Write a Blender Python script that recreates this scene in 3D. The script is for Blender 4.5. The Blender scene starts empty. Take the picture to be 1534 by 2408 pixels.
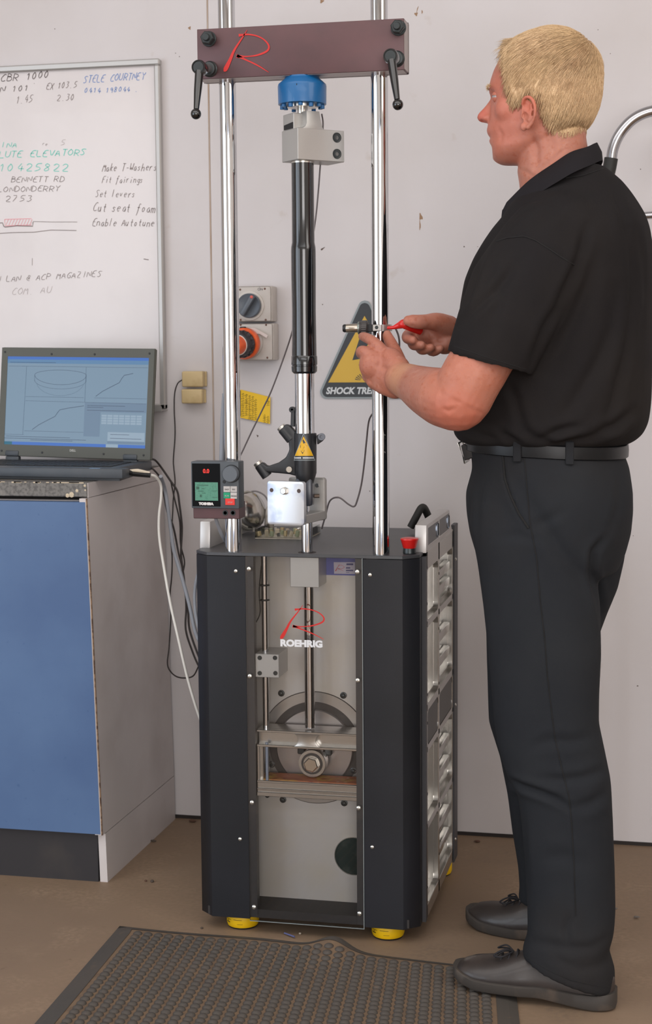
import bpy, bmesh, math, random
import numpy as np
from mathutils import Vector, Matrix
PI = math.pi
random.seed(7); rng = np.random.default_rng(7)
S = bpy.context.scene
col = S.collection

# ---------------------------------------------------------------- camera
F_PX, IMW, IMH = 3700.0, 1534, 2408
CAM = np.array([0.0, 0.0, 1.22])
YAW, PITCH, ROLL = -0.22073125, -0.10261288, -0.00764583
_f = np.array([math.sin(YAW)*math.cos(PITCH), math.cos(YAW)*math.cos(PITCH), math.sin(PITCH)])
_r = np.array([math.cos(YAW), -math.sin(YAW), 0.0]); _u = np.cross(_r, _f)
CR = _r*math.cos(ROLL)+_u*math.sin(ROLL); CU = -_r*math.sin(ROLL)+_u*math.cos(ROLL); CF = _f
cd = bpy.data.cameras.new('camera'); cam = bpy.data.objects.new('camera', cd); col.objects.link(cam)
cam.matrix_world = Matrix(((CR[0], CU[0], -CF[0], CAM[0]), (CR[1], CU[1], -CF[1], CAM[1]), (CR[2], CU[2], -CF[2], CAM[2]), (0, 0, 0, 1)))
cd.sensor_fit = 'VERTICAL'; cd.sensor_height = 24.0; cd.lens = F_PX/IMH*24.0
cd.clip_start = 0.05; cd.clip_end = 60
cd.dof.use_dof = True; cd.dof.focus_distance = 3.05; cd.dof.aperture_fstop = 5.6
S.camera = cam

# ---------------------------------------------------------------- world and lights
S.view_settings.view_transform = 'Standard'; S.view_settings.look = 'None'
S.view_settings.gamma = 1.0; S.view_settings.exposure = -0.04; S.view_settings.use_curve_mapping = False
wd = bpy.data.worlds.new('world'); S.world = wd; wd.use_nodes = True
wn = wd.node_tree.nodes; wb = wn['Background']
wb.inputs[0].default_value = (0.62, 0.72, 0.90, 1); wb.inputs[1].default_value = 0.9

def area(name, loc, target, sx, sy, power, color):
    ld = bpy.data.lights.new(name, 'AREA'); ld.shape = 'RECTANGLE'; ld.size = sx; ld.size_y = sy
    ld.energy = power; ld.color = color
    o = bpy.data.objects.new(name, ld); col.objects.link(o)
    d = (Vector(target)-Vector(loc)).normalized()
    o.matrix_world = Matrix.Translation(loc) @ d.to_track_quat('-Z', 'Y').to_matrix().to_4x4()
    return o
# daylight through the roller door in the left wall and the one in the rear wall, roof skylights, plus two added fill lights
area('daylight_left_door', (-4.45, -0.55, 1.55), (0, -0.55, 1.55), 2.7, 2.9, 78, (0.82, 0.91, 1.0))
area('daylight_rear_door', (-3.95, -3.1, 1.5), (-3.0, 0, 1.5), 1.15, 2.8, 34, (0.86, 0.93, 1.0))
area('roof_skylight', (-0.9, 0.9, 3.3), (-0.9, 0.9, 0), 4.4, 2.4, 62, (1.0, 0.97, 0.95))
area('right_fill_light', (2.3, 1.3, 3.25), (0.2, 2.9, 0.6), 1.6, 2.6, 45, (1.0, 0.96, 0.92))  # unseen fill light, added high on the right for right-facing surfaces
area('rear_right_fill', (1.3, -3.1, 1.3), (-0.8, 3.0, 0.5), 2.6, 2.4, 125, (1.0, 0.95, 0.91))  # fill light added behind the camera to brighten the low left side
area('roof_skylight.001', (0.2, -1.9, 3.3), (0.2, -1.9, 0), 4.4, 1.6, 50, (0.95, 0.97, 1.0))

# ---------------------------------------------------------------- pixel helpers (photo pixel + one known coordinate -> world point)
def at(px, py, Y=None, X=None, Z=None):
    d = (px-767)*CR-(py-1204)*CU+F_PX*CF
    if Y is not None: t = (Y-CAM[1])/d[1]
    elif X is not None: t = (X-CAM[0])/d[0]
    else: t = (Z-CAM[2])/d[2]
    return CAM+d*t
def atv(px, py, **k): return Vector(at(px, py, **k))
def prj(P):
    q = np.asarray(P, float)-CAM; z = q@CF
    return np.stack([767+F_PX*(q@CR)/z, 1204-F_PX*(q@CU)/z], -1)

# ---------------------------------------------------------------- materials
def lin(c):
    if isinstance(c, str): c = [int(c[i:i+2], 16)/255 for i in (0, 2, 4)]
    return tuple([(x/12.92 if x <= .04045 else ((x+.055)/1.055)**2.4) for x in c[:3]])+(1.0,)
MATS = {}
def mat(name, c, rough=.5, metal=0., spec=.5, bump=None, var=None, coat=0., emit=None, aniso=None, sss=None, tint=None):
    """c: sRGB hex. bump=(scale,strength[,distance]); var=(scale,hex2,lo,hi[,detail])"""
    if name in MATS: return MATS[name]
    m = bpy.data.materials.new(name); m.use_nodes = True; MATS[name] = m
    nt = m.node_tree; n = nt.nodes; L = nt.links; b = n['Principled BSDF']
    b.inputs['Base Color'].default_value = lin(c); b.inputs['Roughness'].default_value = rough
    b.inputs['Metallic'].default_value = metal; b.inputs['Specular IOR Level'].default_value = spec
    b.inputs['Coat Weight'].default_value = coat
    if sss: b.inputs['Subsurface Weight'].default_value = sss; b.inputs['Subsurface Radius'].default_value = (.012, .005, .003); b.inputs['Subsurface Scale'].default_value = 1.0
    if emit: b.inputs['Emission Color'].default_value = lin(emit[0]); b.inputs['Emission Strength'].default_value = emit[1]
    tc = n.new('ShaderNodeTexCoord')
    if var:
        vs = var if isinstance(var, list) else [var]
        cur = None
        for v in vs:
            tx = n.new('ShaderNodeTexNoise'); tx.inputs['Scale'].default_value = v[0]; tx.inputs['Detail'].default_value = v[4] if len(v) > 4 else 5
            if len(v) > 5:
                mp = n.new('ShaderNodeMapping'); mp.inputs['Scale'].default_value = v[5]; L.new(tc.outputs['Object'], mp.inputs[0]); L.new(mp.outputs[0], tx.inputs['Vector'])
            else: L.new(tc.outputs['Object'], tx.inputs['Vector'])
            mr = n.new('ShaderNodeMapRange'); mr.inputs[1].default_value = v[2]; mr.inputs[2].default_value = v[3]
            L.new(tx.outputs['Fac'], mr.inputs[0])
            mx = n.new('ShaderNodeMix'); mx.data_type = 'RGBA'
            L.new(mr.outputs[0], mx.inputs['Factor'])
            if cur is None: mx.inputs[6].default_value = lin(c)
            else: L.new(cur, mx.inputs[6])
            mx.inputs[7].default_value = lin(v[1]); cur = mx.outputs[2]
        L.new(cur, b.inputs['Base Color'])
    if bump:
        bs = bump if isinstance(bump, list) else [bump]; prev = None
        for q in bs:
            tb = n.new('ShaderNodeTexNoise'); tb.inputs['Scale'].default_value = q[0]; tb.inputs['Detail'].default_value = 4
            if len(q) > 3:
                mp = n.new('ShaderNodeMapping'); mp.inputs['Scale'].default_value = q[3]; L.new(tc.outputs['Object'], mp.inputs[0]); L.new(mp.outputs[0], tb.inputs['Vector'])
            else: L.new(tc.outputs['Object'], tb.inputs['Vector'])
            bp = n.new('ShaderNodeBump'); bp.inputs['Strength'].default_value = q[1]; bp.inputs['Distance'].default_value = q[2] if len(q) > 2 else .001
            L.new(tb.outputs['Fac'], bp.inputs['Height'])
            if prev: L.new(prev, bp.inputs['Normal'])
            prev = bp.outputs['Normal']
        L.new(prev, b.inputs['Normal'])
    return m
def clear_mat(name, tint=(1, 1, 1), ior=1.45, rough=0.0):
    m = bpy.data.materials.new(name); m.use_nodes = True; MATS[name] = m
    nt = m.node_tree; n = nt.nodes; n.remove(n['Principled BSDF'])
    t = n.new('ShaderNodeBsdfTransparent'); t.inputs[0].default_value = (*tint, 1)
    g = n.new('ShaderNodeBsdfGlossy'); g.inputs['Roughness'].default_value = rough
    fr = n.new('ShaderNodeFresnel'); fr.inputs[0].default_value = ior
    mx = n.new('ShaderNodeMixShader')
    nt.links.new(fr.outputs[0], mx.inputs[0]); nt.links.new(t.outputs[0], mx.inputs[1]); nt.links.new(g.outputs[0], mx.inputs[2])
    nt.links.new(mx.outputs[0], n['Material Output'].inputs[0])
    return m

# ---------------------------------------------------------------- mesh helpers
def wloc(o):
    v = Vector((0, 0, 0))
    while o is not None: v += o.location; o = o.parent
    return v
class MB:
    def __init__(s): s.v = []; s.f = []
    def add(s, vs, fs):
        o = len(s.v); s.v += [tuple(map(float, p)) for p in vs]; s.f += [tuple(i+o for i in f) for f in fs]; return s
    def bm_add(s, bm):
        bm.verts.index_update(); return s.add([v.co[:] for v in bm.verts], [[v.index for v in f.verts] for f in bm.faces])
    def box(s, x0, x1, y0, y1, z0, z1, bev=0, seg=2, rot=None, piv=None):
        bm = bmesh.new()
        vs = [bm.verts.new((x, y, z)) for z in (z0, z1) for y in (y0, y1) for x in (x0, x1)]
        for q in ((0, 2, 3, 1), (4, 5, 7, 6), (0, 1, 5, 4), (2, 6, 7, 3), (1, 3, 7, 5), (0, 4, 6, 2)): bm.faces.new([vs[i] for i in q])
        if bev: bmesh.ops.bevel(bm, geom=bm.edges[:], offset=bev, segments=seg, affect='EDGES', profile=.5)
        if rot is not None:
            p = Vector(piv) if piv is not None else Vector(((x0+x1)/2, (y0+y1)/2, (z0+z1)/2))
            for v in bm.verts: v.co = rot @ (v.co-p)+p
        s.bm_add(bm); bm.free(); return s
    def prism(s, pts, vec, bev=0, seg=2):
        """closed polygon of 3d points extruded by vec"""
        bm = bmesh.new(); vec = Vector(vec)
        a = [bm.verts.new(Vector(p)) for p in pts]; b = [bm.verts.new(Vector(p)+vec) for p in pts]; n = len(a)
        bm.faces.new(a); bm.faces.new(b[::-1])
        for i in range(n): bm.faces.new([a[i], b[i], b[(i+1) % n], a[(i+1) % n]])
        bmesh.ops.recalc_face_normals(bm, faces=bm.faces[:])
        if bev: bmesh.ops.bevel(bm, geom=[e for e in bm.edges if e.calc_face_angle(0) > .5], offset=bev, segments=seg, affect='EDGES', profile=.5, clamp_overlap=True)
        bmesh.ops.triangulate(bm, faces=[f for f in bm.faces if len(f.verts) > 4])
        s.bm_add(bm); bm.free(); return s
    def lathe(s, c, prof, axis=(0, 0, 1), n=32, a0=0):
        """prof: list of (t along axis, r)"""
        ax = Vector(axis).normalized(); t = Vector((1, 0, 0)) if abs(ax.x) < .8 else Vector((0, 1, 0))
        u = ax.cross(t).normalized(); w = ax.cross(u); c = Vector(c); vs = []; fs = []; rings = []
        for (h, r) in prof:
            if r <= 1e-7: rings.append([len(vs)]); vs.append(c+ax*h)
            else:
                rings.append(list(range(len(vs), len(vs)+n)))
                for i in range(n):
                    a = a0+2*PI*i/n; vs.append(c+ax*h+(u*math.cos(a)+w*math.sin(a))*r)
        for k in range(len(rings)-1):
            A, B = rings[k], rings[k+1]
            for i in range(n):
                j = (i+1) % n
                if len(A) == 1 and len(B) == 1: continue
                if len(A) == 1: fs.append((A[0], B[j], B[i]))
                elif len(B) == 1: fs.append((A[i], A[j], B[0]))
                else: fs.append((A[i], A[j], B[j], B[i]))
        if len(rings[0]) > 1: fs.append(tuple(rings[0][::-1]))
        if len(rings[-1]) > 1: fs.append(tuple(rings[-1]))
        return s.add(vs, fs)
    def cyl(s, p0, p1, r0, r1=None, n=24, ch=0, a0=0):
        p0 = Vector(p0); p1 = Vector(p1); L = (p1-p0).length; r1 = r0 if r1 is None else r1
        pr = [(0, r0-ch), (ch, r0), (L-ch, r1), (L, r1-ch)] if ch else [(0, r0), (L, r1)]
        return s.lathe(p0, pr, p1-p0, n, a0)
    def sphere(s, c, r, n=20, m=12, sc=(1, 1, 1), rot=None):
        vs = []; fs = []; R = rot if rot is not None else Matrix.Identity(3)
        for i in range(m+1):
            a = PI*i/m
            for j in range(n):
                b = 2*PI*j/n
                vs.append(Vector(c)+R @ Vector((r*sc[0]*math.sin(a)*math.cos(b), r*sc[1]*math.sin(a)*math.sin(b), r*sc[2]*math.cos(a))))
        for i in range(m):
            for j in range(n):
                fs.append((i*n+j, (i+1)*n+j, (i+1)*n+(j+1) % n, i*n+(j+1) % n))
        return s.add(vs, fs)
    def tube(s, pts, r, n=10, closed=False, res=6, smooth=True, cap=True, flat=1.0, up=None):
        P = [Vector(p) for p in pts]; R = list(r) if hasattr(r, '__len__') else [r]*len(P)
        if smooth and len(P) > 2:
            Q = []; q = []
            N = len(P); rngk = range(N if closed else N-1)
            for i in rngk:
                if closed: p0, p1, p2, p3 = P[i-1], P[i], P[(i+1) % N], P[(i+2) % N]
                else: p1, p2 = P[i], P[i+1]; p0 = P[i-1] if i else p1*2-p2; p3 = P[i+2] if i+2 < N else p2*2-p1
                ra, rb = R[i], R[(i+1) % N]
                for k in range(res):
                    t = k/res; t2 = t*t; t3 = t2*t
                    Q.append(.5*((2*p1)+(p2-p0)*t+(2*p0-5*p1+4*p2-p3)*t2+(3*p1-p0-3*p2+p3)*t3)); q.append(ra+(rb-ra)*t)
            if not closed: Q.append(P[-1]); q.append(R[-1])
            P, R = Q, q
        N = len(P); vs = []; fs = []
        t0 = (P[1]-P[0]).normalized(); ref = Vector(up) if up is not None else (Vector((0, 0, 1)) if abs(t0.z) < .9 else Vector((1, 0, 0)))
        nrm = t0.cross(ref).normalized()
        for i in range(N):
            if closed: t = (P[(i+1) % N]-P[i-1]).normalized()
            else: t = (P[min(i+1, N-1)]-P[max(i-1, 0)]).normalized()
            nrm = (nrm-t*nrm.dot(t)).normalized(); bn = t.cross(nrm)
            for j in range(n):
                a = 2*PI*j/n; vs.append(P[i]+(nrm*math.cos(a)+bn*math.sin(a)*flat)*R[i])
        for i in range(N if closed else N-1):
            for j in range(n):
                a = i*n+j; b = i*n+(j+1) % n; i2 = (i+1) % N
                fs.append((a, b, i2*n+(j+1) % n, i2*n+j))
        if cap and not closed: fs.append(tuple(range(n))[::-1]); fs.append(tuple((N-1)*n+j for j in range(n)))
        return s.add(vs, fs)
    def loft(s, rings, cap=True, close=True):
        n = len(rings[0]); vs = [p for r in rings for p in r]; fs = []
        for i in range(len(rings)-1):
            for j in range(n if close else n-1):
                fs.append((i*n+j, i*n+(j+1) % n, (i+1)*n+(j+1) % n, (i+1)*n+j))
        if cap: fs.append(tuple(range(n))[::-1]); fs.append(tuple((len(rings)-1)*n+j for j in range(n)))
        return s.add(vs, fs)
    def ribbon(s, pts, nrm, thick=.0006):
        """pts: list of (Vector, halfwidth): flat painted stroke lying on a plane of normal nrm"""
        nrm = Vector(nrm).normalized(); N = len(pts); vs = []
        for i, (p, w) in enumerate(pts):
            a = pts[max(i-1, 0)][0]; b = pts[min(i+1, N-1)][0]; t = (b-a)
            t = t.normalized() if t.length > 1e-9 else Vector((1, 0, 0)); sd = t.cross(nrm).normalized()
            vs += [p+sd*w+nrm*thick, p-sd*w+nrm*thick]
        return s.add(vs, [(2*i, 2*i+1, 2*i+3, 2*i+2) for i in range(N-1)])

def build(mb, name, m, parent=None, smooth=35, props=None):
    pw = wloc(parent) if parent is not None else Vector((0, 0, 0))
    me = bpy.data.meshes.new(name)
    me.from_pydata([(a-pw.x, b-pw.y, c-pw.z) for a, b, c in mb.v], [], mb.f)
    me.validate(); me.update()
    bm = bmesh.new(); bm.from_mesh(me); bmesh.ops.recalc_face_normals(bm, faces=bm.faces[:]); bm.to_mesh(me); bm.free()
    if smooth:
        me.shade_smooth(); me.set_sharp_from_angle(angle=math.radians(smooth))
    me.materials.append(m)
    o = bpy.data.objects.new(name, me); col.objects.link(o); o.parent = parent
    if props:
        for k, v in props.items(): o[k] = v
    return o
def recenter(o):
    """move a top-level mesh object's origin to the middle of its base"""
    co = np.array([v.co[:] for v in o.data.vertices]); c = Vector(((co[:, 0].min()+co[:, 0].max())/2, (co[:, 1].min()+co[:, 1].max())/2, co[:, 2].min()))
    o.data.transform(Matrix.Translation(-c)); o.location = c
    return o
def thing(name, label, cat, loc, group=None):
    o = bpy.data.objects.new(name, None); col.objects.link(o); o.location = loc; o.empty_display_size = .05
    o['label'] = label; o['category'] = cat
    if group: o['group'] = group
    return o
def tag(o, label, cat, group=None):
    o['label'] = label; o['category'] = cat
    if group: o['group'] = group
    return recenter(o)
def struct(mb, name, m, parent=None, smooth=0):
    o = build(mb, name, m, parent, smooth)
    if parent is None: o['kind'] = 'structure'
    return o
def frame_from(x, z):
    x = Vector(x).normalized(); z = Vector(z).normalized(); y = z.cross(x).normalized(); return Matrix((x, y, z)).transposed()
FRONT = frame_from((1, 0, 0), (0, -1, 0))       # local x -> +X, local y -> +Z, normal -> -Y
def text(txt, size, origin, R, m, parent, name='lettering', bold=0., shear=0., xs=1., align='LEFT', ext=.0004, width=None, label=None, space=1.0):
    cu = bpy.data.curves.new('t', 'FONT'); cu.body = txt; cu.size = size; cu.offset = bold; cu.shear = shear; cu.align_x = align; cu.extrude = ext/2; cu.resolution_u = 3; cu.space_character = space
    to = bpy.data.objects.new('t', cu); col.objects.link(to)
    bpy.context.view_layer.update(); dg = bpy.context.evaluated_depsgraph_get()
    me = bpy.data.meshes.new_from_object(to.evaluated_get(dg)); bpy.data.objects.remove(to); bpy.data.curves.remove(cu)
    if width:
        xsv = [v.co.x for v in me.vertices]; xs = width/(max(xsv)-min(xsv))
    pw = wloc(parent) if parent is not None else Vector()
    for v in me.vertices:
        v.co = R @ Vector((v.co.x*xs, v.co.y, v.co.z+ext/2))+Vector(origin)-pw
    me.materials.clear(); me.materials.append(m); me.name = name
    o = bpy.data.objects.new(name, me); col.objects.link(o); o.parent = parent
    if label: o['label'] = label
    return o
# ---- single-stroke handwriting: grid x 0-6, y 0-9 (a,b,c = below the line)
GL = {
'A':'00 39 60|13 53','B':'00 09|09 48 56 05|05 55 62 40 00','C':'68 49 27 04 11 30 61','D':'00 09|09 48 65 62 30 00','E':'69 29 05 02 10 60|05 45','F':'00 09 69|05 45',
'G':'68 39 06 03 20 51 54 34','H':'00 09|60 69|05 65','I':'30 39','J':'59 52 30 11','K':'00 09|69 04 60','L':'09 00 60','M':'00 19 34 59 60','N':'00 09 60 69','O':'39 06 03 30 63 66 39',
'P':'00 09|09 58 66 44 04','R':'00 09|09 58 66 44 04|24 60','S':'68 39 07 35 52 20 01','T':'30 39|09 69','U':'09 02 30 62 69','V':'09 30 69','W':'09 10 35 50 69','X':'00 69|09 60','Y':'09 35 69|35 30','Z':'09 69 00 60',
'a':'54 35 13 11 30 51 54 50','b':'09 00|04 35 53 41 20 01','c':'54 25 02 20 41','d':'59 50|54 25 02 20 51','e':'03 53 45 15 02 20 41','f':'58 39 27 20 1c|05 45','g':'54 25 02 21 51|55 5b 3c 1b','h':'09 00|03 35 54 50',
'i':'25 20|27 28','k':'09 00|45 03 40','l':'29 20','m':'05 00|04 25 34 30|34 55 64 60','n':'05 00|04 35 54 50','o':'25 03 20 42 44 25','r':'05 00|03 25 45','s':'44 25 04 42 20 01','t':'28 21 40|05 45','u':'05 01 20 42|45 40','v':'05 20 45','w':'05 10 33 50 65',
'y':'05 20|45 1c','p':'05 0c|04 35 53 41 20 01','1':'16 39 30','2':'07 29 57 44 00 60','3':'09 59 25 54 42 20 01','4':'39 03 63|46 40','5':'59 19 05 35 53 31 00','6':'49 15 02 20 42 24 03','7':'09 59 10','8':'29 07 35 52 20 02 35 57 29','9':'56 24 17 39 57 50','0':'29 06 03 20 43 46 29',
'.':'20 30','-':'04 44','@':'43 24 22 42 45 26 04 02 20 50|56 38 17','\'':'29 27','o2':''}
def scribble(txt, x0, y0, x1, h, mb, plane, lw=1.3, slant=.18, Y=None, jit=.5, rise=0.):
    """writes txt between photo pixels x0..x1 with baseline y0, height h (pixels), on wall plane Y"""
    n = len(txt); adv = (x1-x0)/max(n, 1); k = adv/8.2
    for i, ch in enumerate(txt):
        if ch == ' ': continue
        g = GL.get(ch)
        if not g: continue
        sc = h/9.0; ox = x0+i*adv+random.uniform(-jit, jit); oy = y0-rise*i/n+random.uniform(-jit, jit)
        for st in g.split('|'):
            pts = []
            for p in st.split(' '):
                gx = int(p[0]); gy = {'a': -1, 'b': -2, 'c': -3}.get(p[1]); gy = int(p[1]) if gy is None else gy
                px = ox+gx*k+gy*sc*slant+random.uniform(-.25, .25)*jit; py = oy-gy*sc+random.uniform(-.25, .25)*jit
                pts.append(plane(px, py))
            if len(pts) > 2:       # round the strokes a little
                q = [pts[0]]
                for a, b in zip(pts[:-1], pts[1:]): q += [a*.75+b*.25, a*.25+b*.75]
                pts = q+[pts[-1]]
            mb.ribbon([(p, lw*.0005*random.uniform(.8, 1.15)) for p in pts], (0, -1, 0), .0006)
    return mb
def logo_R(mb, f, ws, nrm, k=1.0):
    """brush-stroke letter; f maps local zoom units to points, ws = metres per unit"""
    def st(pts):
        q = []
        for i in range(len(pts)-1):
            a = pts[i]; b = pts[i+1]; p = pts[i-1] if i else a; d = pts[i+2] if i+2 < len(pts) else b
            for s in range(5):
                t = s/5; t2 = t*t; t3 = t2*t
                q.append([.5*((2*a[c])+(b[c]-p[c])*t+(2*p[c]-5*a[c]+4*b[c]-d[c])*t2+(3*a[c]-p[c]-3*b[c]+d[c])*t3) for c in range(3)])
        q.append(pts[-1])
        mb.ribbon([(f(x, y), max(w, 1.5)*.5*ws) for x, y, w in q], nrm, .0007)
    st([(690, 555, 4), (640, 622, 12), (560, 725, 20), (515, 810, 30), (468, 890, 40), (448, 908, 6)])
    st([(603, 602, 26), (640, 598, 18), (700, 594, 14), (790, 607, 12), (865, 640, 12), (912, 690, 16), (895, 735, 18), (800, 770, 15), (700, 782, 10), (620, 782, 20), (580, 778, 36)])
    st([(585, 775, 26), (680, 812, 14), (800, 860, 12), (912, 918, 4)])
def screw(mb, p, d=(0, -1, 0), r=.0042, n=12):
    mb.lathe(p, [(0, r), (r*.45, r*.85), (r*.7, r*.4), (r*.72, r*.25), (r*.45, r*.2), (r*.45, 0)], d, n)
# ================================================================ materials used by the room
WALL = mat('painted_wall_board', 'cdc8c9', .55, spec=.35, bump=[(9, .12, .004), (160, .06)], var=[(2.2, 'c5bfbe', .45, .75, 6), (14, 'b7aba2', .68, .86, 8)])
FLOOR = mat('stained_concrete', '8a7460', .6, spec=.3, bump=[(30, .15, .002), (400, .12)], var=[(1.6, '7a6655', .42, .66, 8), (7, '97806a', .52, .75, 8), (35, '5c4837', .66, .82, 9), (3.3, '6f6053', .6, .75, 10), (90, '84705c', .4, .6, 6)])
CEIL = mat('ceiling_board', 'e2dfda', .8)
DARKMET = mat('dark_gap', '2a2422', .8)
RUST = mat('rusty_joint_filler', 'b5a598', .8, var=(5, '9a7c62', .45, .7, 4))
STEEL = mat('door_steel', '8d9296', .5, metal=.3)
YW = 3.847
# ================================================================ structure
b = MB().box(-4.6, 3.2, YW+.01, YW+.14, 0, 3.4); wall_back = struct(b, 'wall_back', WALL)
SX = -1.155                                              # the visible board joint
for x0, x1 in ((-4.6, SX-1.2), (SX-1.196, SX-.0014), (SX+.0014, SX+1.2), (SX+1.204, 3.2)):
    o = build(MB().box(x0, x1, YW, YW+.012, .008, 3.4, .0012, 1), 'wall_panel', WALL, wall_back, 30)
b = MB().box(SX-.0015, SX+.0015, YW-.0004, YW+.0125, .01, 3.4); build(b, 'joint_filler', RUST, wall_back, 0)
o = struct(MB().box(-4.6, 3.2, -3.2, YW+.14, -.12, 0), 'floor', FLOOR)
b = MB().box(-4.6, 3.2, -3.2, YW+.14, 3.4, 3.5); struct(b, 'ceiling', CEIL)
b = MB().box(-4.72, -4.6, -3.2, -2.0, 0, 3.4).box(-4.72, -4.6, .9, YW+.14, 0, 3.4).box(-4.72, -4.6, -2.0, .9, 3.05, 3.4); struct(b, 'wall_left', mat('left_wall_paint', 'd0cac4', .7))
b = MB().box(3.2, 3.32, -3.2, YW+.14, 0, 3.4); struct(b, 'wall_right', mat('right_wall_paint', 'd0c8bf', .7))
b = MB().box(-4.6, -4.55, -3.32, -3.2, 0, 3.4).box(-3.35, -.05, -3.32, -3.2, 0, 3.4).box(2.65, 3.2, -3.32, -3.2, 0, 3.4).box(-.05, 2.65, -3.32, -3.2, 2.6, 3.4).box(-4.55, -3.35, -3.32, -3.2, 2.95, 3.4); struct(b, 'wall_rear', mat('rear_wall_paint', 'cfc8c0', .7))
b = MB()
for i in range(5): b.box(-4.66, -4.62, -2.0, .9, 3.05-.08*(i+1), 3.05-.08*i-.008, .006, 1)
struct(b, 'door_1', STEEL)
b = MB()
for i in range(5): b.box(-4.55, -3.35, -3.28, -3.24, 2.95-.08*(i+1), 2.95-.08*i-.008, .006, 1)
struct(b, 'door_2', STEEL)
struct(MB().box(-4.6, 3.2, YW-.002, YW+.008, 0, .0085), 'trim_1', DARKMET)

def marks(nm, pts, m):
    b = MB()
    for (px, py, rx, ry, a) in pts:
        c = atv(px, py, Y=YW-.0004); n = 14; vs = [c]; R_ = random.random()
        for i in range(n):
            t = 2*PI*i/n; k = 1+.3*math.sin(3*t+R_*9)+random.uniform(-.12, .12)
            x = rx*math.cos(t)*k; z = ry*math.sin(t)*k; vs.append(c+Vector((x*math.cos(a)-z*math.sin(a), 0, x*math.sin(a)+z*math.cos(a)))/1000)
        b.add(vs, [(0, i+1, (i+1) % n+1) for i in range(n)])
    o = build(b, nm, m, wall_back, 0); return o
marks('stain', [(990, 510, 4, 8, .2), (988, 530, 1.5, 12, 0), (979, 33, 4, 4, 0), (982, 22, 1, 8, -.3), (993, 28, 1.5, 4, 0), (757, 3, 5, 4, .4), (446, 66, 3, 4, 0)], mat('brown_wall_stain', '96765a', .7))
marks('speck', [(1092, 580, 1.5, 1.5, 0), (1124, 580, 1, 1, 0), (759, 585, 6, 2, .6), (759, 716, 1.6, 1.2, 0), (129, 68, 1.2, 1.2, 0), (870, 1155, 1.5, 1.2, 0), (1407, 70, 1, 1, 0), (1500, 1613, 2, 1.5, 0), (1490, 1260, 1, 1, 0), (606, 1025, 2, 3, .5), (1436, 126, 1, 1, 0), (1507, 398, 1.2, 1.2, 0), (1105, 683, 4, .7, 0), (413, 125, 1.3, 1, 0), (422, 133, 1.2, 1.2, 0)], mat('dark_speck', '5a4a42', .7))

# ================================================================ whiteboard
ALU = mat('dull_aluminium', 'b9b7b5', .38, metal=.55, bump=(300, .05))
ALUD = mat('dirty_aluminium', '9d9a97', .45, metal=.6, var=(30, '7f7568', .5, .7))
WB = mat('whiteboard_enamel', 'dcd6d6', .32, spec=.5, var=(3, 'd2cccc', .45, .7), coat=.15)
xr, zt, zb = -1.276, 1.946, 1.073
t = thing('whiteboard', 'large white marker board in a thin aluminium frame, covered in notes, behind the laptop', 'whiteboard', (-1.9, YW-.01, zb))
build(MB().box(-2.55, xr-.006, YW-.012, YW-.001, zb+.004, zt-.004), 'writing_surface', WB, t, 0)
build(MB().box(-2.57, xr, YW-.022, YW-.001, zt-.016, zt, .003, 1), 'frame_rail', ALU, t)
build(MB().box(xr-.014, xr, YW-.022, YW-.001, zb, zt-.016, .003, 1), 'frame_rail', ALU, t)
build(MB().box(-2.57, xr, YW-.022, YW-.001, zb, zb+.014, .003, 1), 'frame_rail', ALU, t)
build(MB().box(-2.57, xr+.001, YW-.052, YW-.001, zb-.004, zb, .0015, 1).box(-2.57, xr+.001, YW-.055, YW-.052, zb-.004, zb+.008), 'pen_tray', ALU, t)
pl = lambda px, py: atv(px, py, Y=YW-.0122)
def note(lines, m, lab):
    for i, a in enumerate(lines):
        b = scribble(a[0], a[1], a[2], a[3], a[4], MB(), pl, a[5] if len(a) > 5 else 1.5, jit=.9, rise=a[6] if len(a) > 6 else 0, slant=.26)
        o = build(b, 'handwriting', m, t, 0, {'kind': 'stuff'}); o['label'] = lab
INK = mat('worn_black_marker', '7d716f', .7); INKD = mat('dark_marker', '5d5352', .7); INKL = mat('faded_marker', 'aca3a2', .7)
BLU = mat('blue_marker', '7592c8', .7); TEAL = mat('teal_marker', '6fcfc0', .7); PNK = mat('pink_marker', 'e8a0a8', .7)
note([('CBR 1000', 2, 192, 118, 17, 1.8, 9), ('N 101', 0, 217, 70, 14, 1.6, 4), ("'", 78, 200, 84, 4, 2)], INKD, 'dark note reading CBR 1000, N 101')
note([('EX 103.5', 108, 211, 182, 15, 1.3, 5), ('1.45', 36, 243, 78, 18, 1.2, 3), ('2.30', 134, 238, 176, 15, 1.3, 3), ('ON LAN @ ACP MAGAZINES', -22, 664, 240, 14, 1.2, 14)], INK, 'grey numbers and an address line')
note([('STELE COURTNEY', 196, 195, 342, 17, 1.6, 9), ('0414 198044 .', 198, 219, 328, 12, 1.6, 4)], BLU, 'blue name and telephone number')
note([('INA', 2, 347, 42, 12, 1.6, 2), ('LUTE ELEVATORS', -4, 371, 204, 15, 1.8, 6), ('10425822', -4, 403, 165, 18, 1.8, 1)], TEAL, 'teal notes')
note([('BENNETT RD', 26, 429, 153, 13, 1.3, 2), ('LONDONDERRY', -6, 452, 142, 13, 1.3, 3), ('2753', 12, 474, 80, 14, 1.3, 0)], INK, 'grey address lines')
note([('Make T-Washers', 240, 403, 370, 18, 1.4, 2), ('Fit fairings', 240, 430, 338, 16, 1.2, 0), ('Set levers', 224, 463, 320, 17, 1.2, -1), ('Cut seat foam', 218, 497, 366, 21, 1.5, -3), ('Enable Autotune', 217, 531, 364, 18, 1.4, -2)], INK, 'grey job list')
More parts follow.
